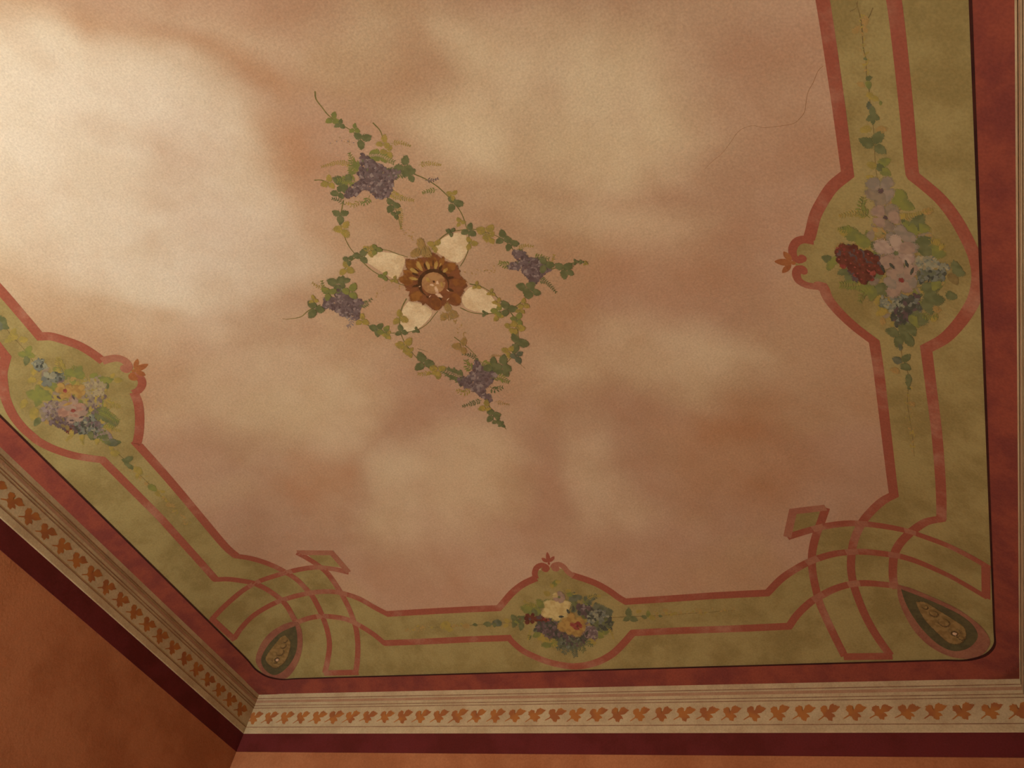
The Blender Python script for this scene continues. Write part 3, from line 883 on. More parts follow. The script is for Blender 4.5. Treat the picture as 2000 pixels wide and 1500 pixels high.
# ---- the wreath in the middle
c1 = crop(560, 160, 3.3333); c2 = crop(560, 430, 3.3333); c7 = crop(760, 470, 10)
wr = thing('ceiling_wreath', 'four-lobed leafy vine wreath with brown rosette in the middle of the ceiling', 'painted wreath', hit([(848, 548)])[0])
stems(wr, c1, [
    [(185, 60), (190, 110), (230, 165), (270, 215), (340, 270), (410, 310), (470, 360), (500, 420)],
    [(830, 600), (900, 630), (980, 680), (1050, 745), (1100, 800), (1140, 860), (1165, 930), (1185, 1000), (1185, 1080), (1160, 1150), (1130, 1200)],
    [(945, 1090), (990, 1030), (1050, 985), (1130, 965), (1220, 960), (1300, 980), (1370, 1005), (1440, 1050), (1480, 1100)],
    [(370, 770), (355, 850), (350, 920), (370, 990), (400, 1060), (440, 1115), (480, 1150)],
    [(480, 1140), (560, 1095), (650, 1095), (720, 1120), (790, 1140)],
    [(480, 1160), (560, 1230), (650, 1280), (720, 1310), (780, 1330)],
    [(470, 1130), (400, 1180), (370, 1240), (360, 1290)],
    [(640, 740), (690, 790), (720, 860), (745, 960)],
    [(180, 640), (230, 640), (300, 670)], [(560, 265), (610, 320), (630, 390)]])
stems(wr, c2, [
    [(220, 550), (140, 590), (90, 630), (0, 645)], [(470, 650), (540, 690), (620, 730), (700, 735), (780, 730), (860, 710), (920, 670), (960, 620), (985, 590)],
    [(780, 510), (750, 570), (735, 640), (740, 720), (760, 780), (800, 840), (850, 900), (920, 960), (1000, 1000)],
    [(1190, 415), (1260, 430), (1330, 470), (1400, 530), (1450, 580)], [(1130, 570), (1200, 600), (1290, 610), (1380, 600), (1440, 580)],
    [(1450, 590), (1490, 650), (1505, 720), (1505, 790), (1490, 860), (1440, 920), (1400, 960)], [(1450, 585), (1520, 540), (1560, 490), (1580, 430), (1590, 390)],
    [(1720, 320), (1790, 300), (1860, 280), (1920, 268), (1965, 272)], [(1300, 1180), (1330, 1230), (1360, 1290), (1400, 1330), (1430, 1362)],
    [(1090, 760), (1180, 830), (1240, 890)]])
stems(wr, c2, [[(850, 835), (880, 845), (920, 857)], [(1490, 885), (1520, 935), (1555, 968)], [(0, 645), (-30, 640)]], w=.0024, m='stem_dark')
wz = Layer(.0036, .00006)
for pp in ([(490, 250), (560, 205), (650, 210), (740, 225), (772, 260), (760, 300), (740, 350), (710, 385), (640, 350), (560, 300)],
           [(957, 192), (1000, 130), (1060, 95), (1130, 80), (1172, 110), (1180, 180), (1155, 240), (1110, 277), (1040, 250)],
           [(1190, 438), (1240, 433), (1310, 470), (1370, 540), (1415, 572), (1340, 602), (1250, 597), (1170, 572), (1140, 520), (1160, 470)],
           [(790, 530), (850, 540), (920, 570), (945, 610), (900, 670), (830, 720), (755, 722), (740, 650), (755, 580)]):
    poly('white_petal', wr, c2(pp), 'white', .0012 + .0001)
trefoil(wr, c1, [
    (485, 375, -20, 75), (440, 305, 30, 45, 'leaf_green'), (300, 240, 40, 60, 'leaf_green'), (345, 275, 40, 45), (760, 545, 40, 85), (800, 600, 70, 60),
    (630, 400, -80, 62, 'leaf_olive'), (655, 450, 60, 58, 'leaf_olive'), (375, 655, 200, 85), (340, 720, 170, 60), (275, 655, 160, 62, 'leaf_olive'), (350, 865, 90, 68),
    (365, 955, 60, 75, 'leaf_olive'), (1085, 790, 0, 72), (1080, 735, 200, 48, 'leaf_olive'), (1185, 965, 40, 62), (1130, 915, 240, 42, 'leaf_olive'),
    (1300, 980, 200, 78, 'leaf_olive'), (1320, 1010, 60, 55, 'leaf_olive'), (1410, 1020, 260, 66), (1455, 1050, 0, 62), (485, 1135, -60, 66), (540, 1095, -40, 58, 'leaf_olive'),
    (870, 1080, 20, 80, 'leaf_faint'), (965, 1065, 200, 58, 'leaf_olive'), (1195, 1050, 0, 55, 'leaf_olive'), (385, 1215, 20, 66, 'leaf_olive'), (405, 1160, 200, 46),
    (330, 1315, 200, 76), (365, 1300, -20, 54), (1560, 1340, 80, 78), (1600, 1365, 10, 60), (1680, 1190, 0, 68), (1800, 1220, -30, 76), (1825, 1225, 40, 56),
    (690, 800, 120, 62), (710, 860, 80, 40), (470, 1060, 0, 1)], wz)
trefoil(wr, c2, [
    (735, 635, 20, 66, 'leaf_olive'), (745, 725, 260, 52), (590, 710, 200, 60), (635, 725, 60, 58, 'leaf_green'), (655, 745, 60, 40, 'leaf_olive'), (490, 650, 30, 56, 'leaf_olive'),
    (775, 820, 190, 76, 'leaf_olive'), (795, 855, 70, 46, 'leaf_olive'), (890, 930, 250, 82), (985, 975, 90, 66, 'leaf_olive'), (940, 985, 30, 40, 'leaf_olive'),
    (1345, 950, 160, 72), (1405, 945, 280, 78), (1410, 975, 50, 58), (1500, 645, 300, 56, 'leaf_green'), (1495, 700, 0, 66, 'leaf_olive'), (1460, 695, 200, 50, 'leaf_olive'), (1500, 800, 0, 82),
    (1445, 855, 200, 55, 'leaf_olive'), (1500, 885, 70, 56, 'leaf_blue'), (1440, 580, 240, 72), (1375, 620, 120, 48, 'leaf_olive'), (1375, 590, 180, 52, 'leaf_green'), (1235, 425, 30, 38, 'leaf_olive'), (1330, 470, 40, 36, 'leaf_olive'), (1375, 535, 180, 40, 'leaf_olive'),
    (1290, 605, 120, 28, 'leaf_dark'), (1540, 545, 30, 50, 'leaf_olive'), (1520, 582, 40, 40, 'leaf_olive'), (185, 575, 120, 76, 'leaf_dark'), (175, 520, 260, 40, 'leaf_olive'),
    (275, 475, 220, 62, 'leaf_green'), (415, 465, 300, 70, 'leaf_green'), (1300, 1215, 160, 58, 'leaf_olive'), (1340, 1270, 240, 64), (1370, 1305, 40, 42), (1400, 1330, 40, 30), (630, 360, 60, 42, 'leaf_green'),
    (700, 385, 40, 34, 'leaf_olive'), (840, 715, 30, 30), (1070, 75, 200, 40, 'leaf_dark'), (580, 190, 0, 46, 'leaf_green'), (1050, 600, 20, 80, 'leaf_faint'), (1140, 820, 180, 70, 'leaf_faint'), (1880, 270, 0, 26), (1915, 270, 0, 22), (1945, 278, 20, 22, 'leaf_olive'), (870, 190, 30, 90, 'leaf_faint')], wz)
wz = Layer(.0062, .0001)
for k, (cf, p, n) in enumerate((
        (c1, [(480, 455), (560, 515), (640, 560), (745, 580), (700, 650), (660, 745), (590, 755), (520, 690), (430, 745), (385, 755), (400, 700), (465, 640), (480, 560)], 190),
        (c2, [(1475, 200), (1540, 195), (1560, 240), (1640, 260), (1725, 330), (1660, 350), (1640, 390), (1600, 420), (1570, 370), (1520, 320), (1445, 312), (1440, 290), (1500, 270)], 130),
        (c2, [(330, 440), (370, 430), (380, 480), (450, 500), (495, 530), (470, 590), (470, 645), (400, 640), (330, 590), (235, 560), (250, 520), (320, 490)], 130),
        (c2, [(1238, 905), (1260, 950), (1330, 980), (1395, 980), (1340, 1040), (1290, 1090), (1290, 1130), (1335, 1170), (1310, 1198), (1270, 1150), (1230, 1110), (1140, 1070), (1105, 1040), (1200, 1010), (1210, 960)], 150))):
    pp = cf(p)
    dabs('blossom_shade', wr, pp, n // 2, 7.5, ['purple', 'purple_dark', 'leaf_dark'], .0052, seed=40 + k, wts=[5, 3, 1])
    dabs('blossom_cluster', wr, pp, n * 2, 4.3, ['purple', 'purple_dark', 'purple_light'], .0060, seed=20 + k, wts=[6, 2.2, 1.4])
fz = Layer(.0044, .00015)
for cf, pts, w_, m in (
        (c1, [(490, 560), (440, 540), (410, 470)], 16, 'leaf_green'), (c1, [(520, 480), (600, 480), (690, 520)], 20, 'leaf_green'), (c1, [(470, 600), (430, 560), (420, 520)], 18, 'leaf_green'),
        (c1, [(460, 650), (400, 640), (340, 640)], 18, 'leaf_green'), (c1, [(540, 740), (520, 780), (490, 790)], 14, 'leaf_green'), (c1, [(650, 700), (720, 745), (820, 770)], 13, 'leaf_olive'),
        (c1, [(480, 770), (440, 800), (390, 790)], 10, 'leaf_olive'), (c1, [(680, 400), (740, 395), (800, 415)], 9, 'leaf_olive'), (c1, [(860, 540), (930, 530), (1000, 540)], 9, 'leaf_olive'),
        (c1, [(420, 540), (340, 525), (230, 550)], 9, 'leaf_olive'), (c1, [(700, 780), (740, 850), (745, 950)], 9, 'leaf_olive'), (c1, [(620, 590), (720, 600), (820, 590)], 18, 'leaf_dark'),
        (c1, [(380, 800), (340, 770), (300, 760)], 9, 'leaf_dark'), (c1, [(900, 640), (950, 640), (980, 630)], 8, 'purple'), (c1, [(980, 700), (920, 710), (890, 720)], 9, 'leaf_green'),
        (c2, [(1470, 290), (1420, 290), (1390, 280)], 14, 'leaf_green'), (c2, [(1600, 250), (1650, 240), (1700, 250)], 12, 'leaf_green'), (c2, [(1640, 380), (1700, 410), (1750, 465)], 10, 'leaf_dark'),
        (c2, [(1500, 190), (1550, 165), (1600, 170)], 8, 'leaf_olive'), (c2, [(1640, 300), (1720, 280), (1740, 230)], 9, 'leaf_olive'),
        (c2, [(470, 560), (520, 540), (550, 515)], 11, 'leaf_dark'), (c2, [(420, 620), (420, 670), (400, 690)], 11, 'purple_light'), (c2, [(300, 500), (250, 460), (230, 400)], 11, 'leaf_green'), (c2, [(250, 440), (200, 430), (170, 410)], 8, 'leaf_olive'),
        (c2, [(1160, 1030), (1080, 1000), (1010, 970)], 22, 'leaf_dark'), (c2, [(1220, 980), (1180, 950), (1170, 920)], 16, 'leaf_green'), (c2, [(1260, 920), (1320, 950), (1380, 950)], 16, 'leaf_green'), (c2, [(1330, 1030), (1380, 1020), (1440, 1050)], 16, 'leaf_green'),
        (c2, [(1320, 1080), (1350, 1100), (1400, 1090)], 14, 'leaf_dark'), (c2, [(1200, 1090), (1160, 1120), (1110, 1110)], 12, 'leaf_olive'), (c2, [(1270, 1170), (1230, 1185), (1150, 1210)], 10, 'leaf_dark'), (c2, [(1360, 1180), (1400, 1190), (1445, 1200)], 7, 'leaf_faint'),
        (c2, [(1240, 900), (1200, 880), (1150, 870)], 9, 'leaf_dark'), (c2, [(930, 990), (890, 1000), (860, 1000)], 9, 'leaf_olive'), (c2, [(1320, 890), (1360, 880), (1400, 885)], 6, 'leaf_faint')):
    fern('fern', wr, cf(pts), w_ * 1.0, m, fz(), gap=4.0, seed=len(pts[0]) + int(pts[0][0]))
sprigs('faint_sprig', wr, c1, [(770, 980), (860, 1060), (900, 1100)], 26, 4, ['leaf_faint'], .0040, 5, 1)
sprigs('faint_sprig', wr, c2, [(990, 590), (1060, 640), (1140, 720), (1160, 800)], 26, 4, ['leaf_faint'], .0040, 5, 2)
sprigs('faint_sprig', wr, c2, [(1150, 350), (1250, 330), (1380, 320)], 16, 3, ['leaf_faint'], .0040, 4.5, 3)
sprigs('faint_sprig', wr, c2, [(760, 440), (640, 420), (560, 520)], 12, 4, ['leaf_faint'], .0040, 4.5, 4)
sprigs('faint_sprig', wr, c1, [(260, 420), (330, 385), (420, 385)], 14, 3, ['leaf_faint', 'purple_light'], .0040, 4, 5)
# rosette
rz = Layer(.0066, .0001)
ros = poly('rosette', wr, c7([(850, 210), (960, 270), (1050, 350), (1150, 395), (1300, 440), (1370, 490), (1385, 600), (1430, 690), (1490, 780), (1555, 890), (1480, 950), (1470, 1040), (1412, 1110), (1412, 1265), (1280, 1290), (1180, 1235), (1100, 1280), (1040, 1310), (980, 1380), (860, 1370), (780, 1300), (700, 1240), (620, 1230), (540, 1190), (430, 1170), (360, 1075), (385, 1000), (295, 920), (265, 860), (175, 750), (265, 665), (260, 610), (330, 560), (300, 470), (312, 345), (440, 345), (540, 335), (650, 300), (730, 240)]), 'ros_red', .0064)
for k, (x, y, l) in enumerate(((850, 400, 330), (1180, 530, 330), (1370, 800, 330), (1290, 1130, 300), (920, 1230, 300), (520, 1090, 300), (330, 770, 320), (450, 480, 320))):
    a = math.degrees(math.atan2(y - 815, x - 865))
    stroke('petal', ros, 'leaf', 'ros_rim' if k in (2, 3, 4) else 'ros', c7([(x, y)])[0], a, l / 10 * 1.1, 25, rz())
for k, (x, y, l, m) in enumerate(((1030, 400, 250, 'ros'), (1300, 620, 250, 'ros_red'), (1370, 960, 250, 'ros_red'), (1120, 1180, 260, 'ros_red'), (700, 1160, 260, 'ros_red'), (420, 940, 260, 'ros_red'), (370, 620, 260, 'ros'), (620, 420, 260, 'ros'))):
    a = math.degrees(math.atan2(y - 815, x - 865))
    stroke('petal', ros, 'leaf', m, c7([(x, y)])[0], a, l / 10, 13, rz())
for x, y, a, l, w_ in ((760, 490, -105, 24, 10), (915, 490, -80, 24, 10), (600, 520, -130, 24, 11), (490, 590, -150, 24, 10), (480, 740, 190, 22, 9), (1085, 590, -45, 20, 9), (590, 470, -120, 22, 8), (700, 1010, 130, 9, 4), (1000, 470, -60, 10, 4)):
    stroke('gold_stroke', ros, 'petal', 'ros_gold', c7([(x, y)])[0], a, l, w_, rz())
for x, y, a, l, w_ in ((705, 500, -110, 18, 7), (1000, 540, -60, 18, 7), (510, 660, 200, 18, 6), (1190, 725, -12, 22, 7), (530, 880, 165, 22, 6.5), (1200, 960, 25, 20, 7), (760, 1060, 110, 15, 8), (1000, 1110, 70, 14, 6), (860, 440, -90, 18, 3), (540, 570, 35, 18, 3)):
    stroke('dark_notch', ros, 'blade', 'ros_dark', c7([(x, y)])[0], a, l, w_, rz())


def roundel(name, m, cx, cy, rx, ry, off):
    return poly(name, ros, c7([(cx + rx * math.cos(t), cy + ry * math.sin(t)) for t in np.linspace(0, 2 * math.pi, 16, endpoint=False)]), m, off)


roundel('ring', 'ros_dark', 868, 825, 320, 290, rz() + .0006); roundel('ring', 'ros_red', 895, 880, 270, 250, rz() + .0012); boss = roundel('boss', 'ros_tan', 868, 825, 240, 220, rz() + .0018)
rz.z += .0024
for x, y, a, l, w_, m in ((760, 760, 60, 14, 9, 'ros_gold'), (880, 795, 0, 8, 6, 'ros_dark'), (945, 830, 80, 17, 7, 'flake'), (930, 960, 70, 20, 9, 'flake'), (970, 1060, 30, 18, 9, 'flake'), (1020, 1090, 20, 8, 6, 'flake'), (840, 860, 10, 12, 6, 'flake'), (800, 1080, -50, 8, 2.5, 'flake'), (1150, 970, 40, 8, 2.5, 'flake'), (600, 890, -20, 6, 2.4, 'flake'), (1150, 1140, -45, 8, 2.5, 'flake'), (1030, 850, 80, 16, 6, 'ros_gold')):
    stroke('flaked_spot', ros, 'ruffle', m, c7([(x, y)])[0], a, l, w_, rz())

def DB(parent, polygon, n, r, mats, off, seed=1, wts=None):
    dabs('blossom_shade', parent, polygon, max(8, n // 2), r * 2.0, mats, off - .0006, seed + 500, wts)
    dabs('blossom_cluster', parent, polygon, int(n * 1.8), r * 1.25, mats, off, seed, wts)


# ---- bouquet on the right
GB = 'painted bouquets in the medallions'
br = thing('flower_bouquet', 'tall bouquet of mauve flowers with dark red berries in the right medallion', 'painted bouquet', hit([(1752, 515)])[0], GB)
stems(br, cRT, [[(690, 20), (720, 130), (735, 230), (745, 380), (765, 460), (770, 600), (790, 700), (800, 850), (820, 960), (830, 1100), (840, 1300), (860, 1420)], [(820, 60), (790, 130), (740, 190)], [(640, 90), (690, 60), (700, 10)]], w=.0024, m='stem_dark')
stems(br, cRL, [[(470, 40), (480, 150), (530, 300), (530, 430), (525, 540), (540, 650), (560, 760), (570, 850), (582, 990)]], w=.0024, m='stem_dark')
z = Layer(.0036, .00008)
leaves(br, cRT, [(690, 235, 150, 90, 'leaf_faint'), (760, 165, 100, 90, 'leaf_faint'), (760, 230, 60, 60, 'leaf_faint'), (760, 460, 30, 34), (790, 610, -20, 60), (785, 665, 80, 70, 'leaf_green'), (725, 660, 200, 75, 'leaf_faint'), (800, 750, 60, 80, 'leaf_olive'), (840, 770, 20, 70, 'leaf_olive'), (880, 805, 100, 38, 'leaf_green'),
                 (790, 825, -100, 70, 'leaf_blue'), (815, 865, -90, 80), (800, 920, 140, 80), (840, 915, 30, 80), (820, 945, 90, 60), (760, 1010, 160, 100, 'leaf_olive'), (890, 1010, -10, 100, 'leaf_faint'),
                 (862, 1070, -50, 130), (770, 1112, 205, 130), (880, 1168, 35, 110), (910, 1265, -25, 110, 'leaf_green'), (880, 1310, 20, 90), (920, 1345, 30, 100, 'leaf_green'), (810, 1290, 200, 90, 'leaf_olive'), (800, 1390, 200, 80, 'leaf_olive')], z)
leaves(br, cRM, [(1080, 320, 60, 130, 'leaf_green'), (1120, 390, 20, 130, 'leaf_green'), (1040, 370, 100, 110, 'leaf_green'), (700, 600, 215, 160, 'leaf_green'), (780, 650, 230, 150, 'leaf_green'), (640, 590, 210, 80, 'leaf_olive'), (1200, 520, -55, 160), (1240, 560, 0, 120, 'leaf_green'), (1170, 570, -100, 110, 'leaf_green'), (1230, 670, -30, 170), (1340, 740, 15, 160, 'leaf_green'), (1270, 730, 20, 140),
                 (520, 790, 200, 90), (545, 840, 120, 90, 'leaf_green'), (580, 800, -60, 90, 'leaf_green'), (690, 920, 110, 120), (640, 890, 160, 90), (1320, 1090, 5, 170), (1455, 1068, 15, 100), (1280, 1150, 65, 140), (1210, 1240, 20, 160), (1180, 1260, 60, 120, 'leaf_green'), (1490, 850, -110, 110), (1510, 890, 20, 110), (1470, 940, 60, 90, 'stem_dark'),
                 (1300, 1010, -10, 150), (1330, 990, -30, 110, 'leaf_green'), (1010, 1340, 195, 110), (1150, 1320, 60, 120), (1130, 1395, 70, 120), (1060, 1410, 110, 110), (1090, 1330, 90, 110), (930, 1190, 150, 100, 'leaf_olive'), (930, 1020, 160, 150), (860, 1050, 100, 120, 'leaf_green'), (1280, 430, -20, 90, 'leaf_faint'), (1380, 700, -70, 60, 'leaf_olive'), (1330, 1230, -60, 80, 'leaf_olive'), (940, 1260, 100, 70, 'leaf_faint'), (1350, 1170, 10, 80, 'leaf_faint')], z)
leaves(br, cRL, [(440, 25, 110, 90), (545, 25, 60, 100), (465, 75, 90, 60, 'leaf_blue'), (438, 185, 200, 95, 'leaf_blue'), (515, 165, -40, 95), (512, 242, 30, 100), (420, 270, 190, 90, 'leaf_faint'), (535, 345, 90, 85), (530, 385, 80, 60), (540, 422, 0, 34), (560, 550, 40, 70, 'leaf_faint')], z)
for pts, w_, m in (([(840, 480), (780, 420), (790, 340)], 20, 'leaf_green'), ([(830, 470), (740, 450), (620, 465)], 13, 'leaf_olive'), ([(840, 960), (740, 980), (630, 985)], 22, 'leaf_green'), ([(860, 990), (800, 1040), (770, 1100)], 18, 'leaf_green'), ([(1080, 480), (1200, 450), (1310, 420)], 9, 'leaf_olive'), ([(720, 560), (650, 570), (610, 565)], 13, 'leaf_green'), ([(1280, 640), (1340, 660), (1400, 690)], 10, 'leaf_olive'), ([(1220, 1200), (1290, 1230), (1340, 1220)], 12, 'leaf_green')):
    fern('fern', br, cRM(pts), w_ * 1.0, m, z(), gap=4.5, seed=int(pts[0][0]))
dabs('foliage_wash', br, cRM([(860, 330), (1100, 330), (1180, 520), (1420, 700), (1420, 900), (1330, 1080), (1200, 1290), (1000, 1300), (880, 1090), (640, 900), (560, 800), (640, 640), (840, 600)]), 170, 11, ['leaf_olive', 'leaf_faint', 'leaf_green', 'mauve', 'leaf_dark'], .0024, 90, [3, 3, 2, 1.5, 1])
sprigs('faint_sprig', br, cRT, [(720, 130), (735, 230), (745, 380), (765, 460), (770, 600)], 46, 4, ['leaf_faint', 'leaf_olive'], .0030, 6.5, 12)
sprigs('faint_sprig', br, cRL, [(530, 430), (525, 540), (540, 650), (560, 760), (575, 960)], 46, 4, ['leaf_faint', 'leaf_olive'], .0030, 6, 13)
z = Layer(.0056, .00015)
DB(br, cRM([(930, 1060), (1050, 1040), (1120, 1090), (1100, 1180), (1010, 1190), (930, 1140)]), 60, 3.6, ['blue_light', 'blue', 'leaf_blue'], z(), 51, [3, 3, 1])
DB(br, cRM([(1080, 1080), (1200, 1060), (1220, 1160), (1150, 1260), (1060, 1300), (1000, 1240), (1030, 1180)]), 60, 4.5, ['blue_dark', 'blue_dark', 'purple_dark', 'blue'], z(), 52, [4, 2, 2, 1])
DB(br, cRM([(1190, 880), (1400, 870), (1390, 950), (1220, 970)]), 46, 4.5, ['blue_dark', 'leaf_blue', 'blue'], z(), 53)
DB(br, cRM([(1180, 780), (1300, 770), (1440, 860), (1300, 880), (1190, 870)]), 46, 3.4, ['blue_light', 'grey_floret', 'blue'], z(), 54, [3, 2, 1])
flower(br, cRM, 925, 278, 105, 5, 'mauve', 'purple_dark', z, 20, alt='lilac'); flower(br, cRM, 960, 480, 105, 5, 'mauve', 'purple_dark', z, 80, alt='mauve_pink', rc=.2)
flower(br, cRM, 1080, 950, 135, 7, 'mauve_pink', 'rose_red', z, 10, alt='lilac', rc=.22, sq=.8); flower(br, cRM, 1090, 670, 120, 5, 'lilac', 'leaf_dark', z, 45, alt='mauve', rc=.18)
flower(br, cRM, 1040, 745, 150, 6, 'lilac_light', 'leaf_dark', z, 30, alt='mauve_pink', rc=.16, sq=.9, label='large pale mauve flower in the middle of the bouquet')
DB(br, cRM([(600, 720), (660, 680), (760, 740), (900, 770), (930, 880), (800, 970), (700, 880), (610, 820)]), 50, 6, ['berry', 'rose_red', 'purple_dark'], z(), 57, [4, 2, 2])
for x, y in ((640, 705), (690, 720), (610, 745), (660, 760), (620, 800), (670, 805), (710, 830), (760, 750), (780, 800), (740, 860), (800, 840), (840, 760), (870, 790), (850, 850), (890, 850), (800, 900), (760, 905), (790, 950), (920, 880)):
    stroke('berry', br, 'disc', 'berry', cRM([(x, y)])[0], 0, 20, 20, z())
    stroke('berry_glint', br, 'disc', 'rose_red', cRM([(x - 9, y - 9)])[0], 0, 5, 4, z())
for x, y in ((1010, 840), (1120, 825), (940, 860), (1160, 880)): stroke('dark_notch', br, 'blade', 'blue_dark', cRM([(x, y)])[0], 30 + x % 90, 20, 7, z())

# ---- bouquet at the bottom
bb = thing('flower_bouquet', 'low bouquet of cream bloom, orange rose and dark violets in the bottom medallion', 'painted bouquet', hit([(1108, 1225)])[0], GB)
stems(bb, cBM, [[(640, 765), (480, 770), (300, 785), (100, 800), (-150, 815), (-420, 830)], [(1380, 730), (1540, 722), (1730, 715), (2000, 700), (2300, 680), (2580, 660)]], w=.0030, m='stem_dark')
z = Layer(.0036, .00008)
leaves(bb, cBM, [(580, 645, 190, 180, 'leaf_green'), (540, 650, 200, 130, 'leaf_green'), (680, 595, 230, 120, 'leaf_green'), (740, 580, -40, 90, 'leaf_green'), (640, 690, 150, 120, 'leaf_green'), (1000, 540, -80, 130, 'leaf_blue'), (1010, 610, 60, 120), (960, 500, -110, 80, 'leaf_green'), (1240, 650, -30, 150, 'leaf_blue'), (1335, 670, 0, 110, 'leaf_blue'), (1330, 720, 40, 90, 'leaf_blue'),
                 (420, 735, 230, 90), (425, 790, 110, 90), (500, 745, -60, 80), (490, 815, 100, 90), (455, 770, 180, 70, 'leaf_green'), (350, 760, 200, 70, 'leaf_olive'), (340, 810, 150, 60, 'leaf_olive'), (250, 785, 170, 110, 'leaf_blue'), (230, 800, 100, 60), (160, 795, 180, 80), (1540, 680, -90, 100), (1520, 745, 150, 80), (1590, 745, 20, 90), (1640, 670, -20, 60, 'leaf_olive'), (1730, 695, -90, 70, 'leaf_green'), (1770, 730, 20, 80, 'leaf_olive'), (1690, 725, 200, 60),
                 (820, 395, -60, 80, 'leaf_green'), (790, 420, 80, 60, 'leaf_olive'), (850, 380, -10, 60, 'leaf_olive'), (740, 495, 200, 80, 'leaf_olive'), (1120, 570, -90, 90, 'leaf_green'), (680, 920, 130, 90, 'leaf_olive'), (720, 950, 200, 110, 'leaf_olive'), (640, 900, 150, 90, 'leaf_green'), (570, 920, 100, 60), (740, 1000, 10, 90, 'leaf_green'), (1350, 850, 60, 60, 'leaf_olive'), (1250, 900, 30, 110, 'leaf_green'), (1310, 870, -20, 90, 'leaf_green'), (820, 980, 30, 120, 'leaf_olive'), (1180, 970, 20, 100, 'leaf_olive'), (950, 470, -20, 60, 'leaf_olive'), (1900, 660, 0, 60, 'leaf_faint'), (1850, 715, 0, 40), (1960, 700, 0, 40, 'leaf_olive'), (40, 800, 180, 50), (-50, 812, 180, 80, 'leaf_faint'), (-250, 800, 170, 110, 'leaf_olive'), (-220, 840, 190, 90, 'leaf_olive')], z)
for pts, w_, m in (([(1100, 600), (1160, 550), (1220, 520)], 18, 'leaf_blue'), ([(1130, 560), (1180, 520), (1260, 520)], 10, 'leaf_olive'), ([(900, 960), (880, 1010), (850, 1030)], 16, 'leaf_blue'), ([(960, 970), (930, 1040), (910, 1070)], 18, 'leaf_blue'), ([(1000, 980), (1010, 1050), (1020, 1100)], 18, 'leaf_blue'), ([(1060, 960), (1080, 1020), (1100, 1050)], 18, 'leaf_dark'), ([(1120, 940), (1150, 990), (1180, 1000)], 14, 'leaf_dark'), ([(840, 940), (800, 990), (700, 1000)], 13, 'leaf_green'), ([(590, 830), (570, 890), (560, 940)], 9, 'leaf_olive'), ([(1330, 830), (1370, 870), (1390, 930)], 8, 'leaf_olive'), ([(640, 620), (560, 600), (520, 570)], 9, 'leaf_olive')):
    fern('fern', bb, cBM(pts), w_ * .8, m, z(), gap=3.2, seed=int(pts[0][0]))
sprigs('faint_sprig', bb, cBM, [(1700, 710), (2000, 690), (2300, 675), (2580, 660)], 60, 2.5, ['leaf_faint', 'leaf_olive'], .0030, 6, 8); sprigs('faint_sprig', bb, cBM, [(-120, 810), (-400, 830), (-640, 850)], 44, 2.5, ['leaf_faint', 'leaf_olive'], .0030, 6, 9)
dabs('foliage_wash', bb, cBM([(600, 680), (780, 560), (1000, 500), (1200, 560), (1380, 700), (1340, 860), (1160, 980), (900, 1010), (680, 920), (560, 780)]), 150, 7.5, ['leaf_olive', 'leaf_dark', 'leaf_blue', 'purple', 'leaf_green'], .0024, 91, [2, 3, 2, 2, 1])
z = Layer(.0054, .00015)
for p, n, r_, ms, sd, wt in (
        ([(640, 800), (700, 770), (850, 780), (900, 870), (1010, 900), (1100, 890), (1000, 960), (860, 930), (700, 880), (620, 840)], 110, 4.0, ['purple_dark', 'blue_dark', 'purple'], 61, [4, 3, 2]),
        ([(620, 730), (700, 690), (780, 730), (770, 790), (660, 790)], 36, 3.6, ['berry', 'purple_dark', 'rose_red'], 62, [3, 2, 1]),
        ([(1050, 620), (1150, 600), (1190, 680), (1130, 720), (1060, 690)], 36, 3.6, ['purple_dark', 'blue_dark', 'purple_light'], 63, [3, 2, 1]),
        ([(1140, 690), (1280, 640), (1340, 720), (1270, 780), (1150, 790)], 60, 3.2, ['blue', 'blue_light', 'blue_dark'], 64, [3, 1.6, 2]),
        ([(1200, 770), (1370, 740), (1370, 840), (1290, 870), (1220, 850)], 50, 4.2, ['leaf_blue', 'blue_dark', 'leaf_dark'], 65, [2, 3, 2]),
        ([(1080, 830), (1240, 820), (1230, 920), (1100, 920)], 44, 3.4, ['purple', 'purple_light', 'purple_dark'], 66, [3, 2, 1]),
        ([(830, 930), (1130, 910), (1100, 1000), (1000, 1030), (860, 1000)], 90, 3.6, ['blue_dark', 'leaf_blue', 'purple_dark', 'blue'], 67, [4, 3, 2, 1])):
    DB(bb, cBM(p), n, r_ * .9, ms, z(), sd, wt)
flower(bb, cBM, 575, 745, 60, 6, 'berry', 'purple_dark', z, 0, rc=.3); flower(bb, cBM, 480, 748, 34, 5, 'leaf_dark', 'rose_red', z, 20)
flower(bb, cBM, 990, 800, 130, 7, 'yellow_rose', 'rose_red', z, 15, alt='yellow_rose', rc=.26, sq=.8, label='orange-yellow rose with a crimson heart')
for x, y, a, l, w_ in ((930, 790, 80, 28, 12), (960, 850, 40, 26, 11), (1075, 860, -30, 24, 10)): stroke('petal', bb, 'petal', 'yellow_rose', cBM([(x, y)])[0], a, l, w_, z())
flower(bb, cBM, 1040, 812, 44, 5, 'rose_red', 'berry', z, 10, rc=.4)
flower(bb, cBM, 845, 650, 135, 6, 'cream_petal', 'cream_petal', z, 30, 'leaf', rc=.3, sq=.9, alt='cream_petal', label='pale cream bloom with pointed petals'); flower(bb, cBM, 862, 530, 62, 5, 'mauve_pink', 'leaf_dark', z, 0, rc=.3, alt='cream_petal', sq=.8)
for x, y, a in ((950, 670, 60), (880, 720, 0), (1000, 640, 90), (1130, 880, 120)): stroke('dark_notch', bb, 'blade', 'blue_dark', cBM([(x, y)])[0], a, 14, 6, z())

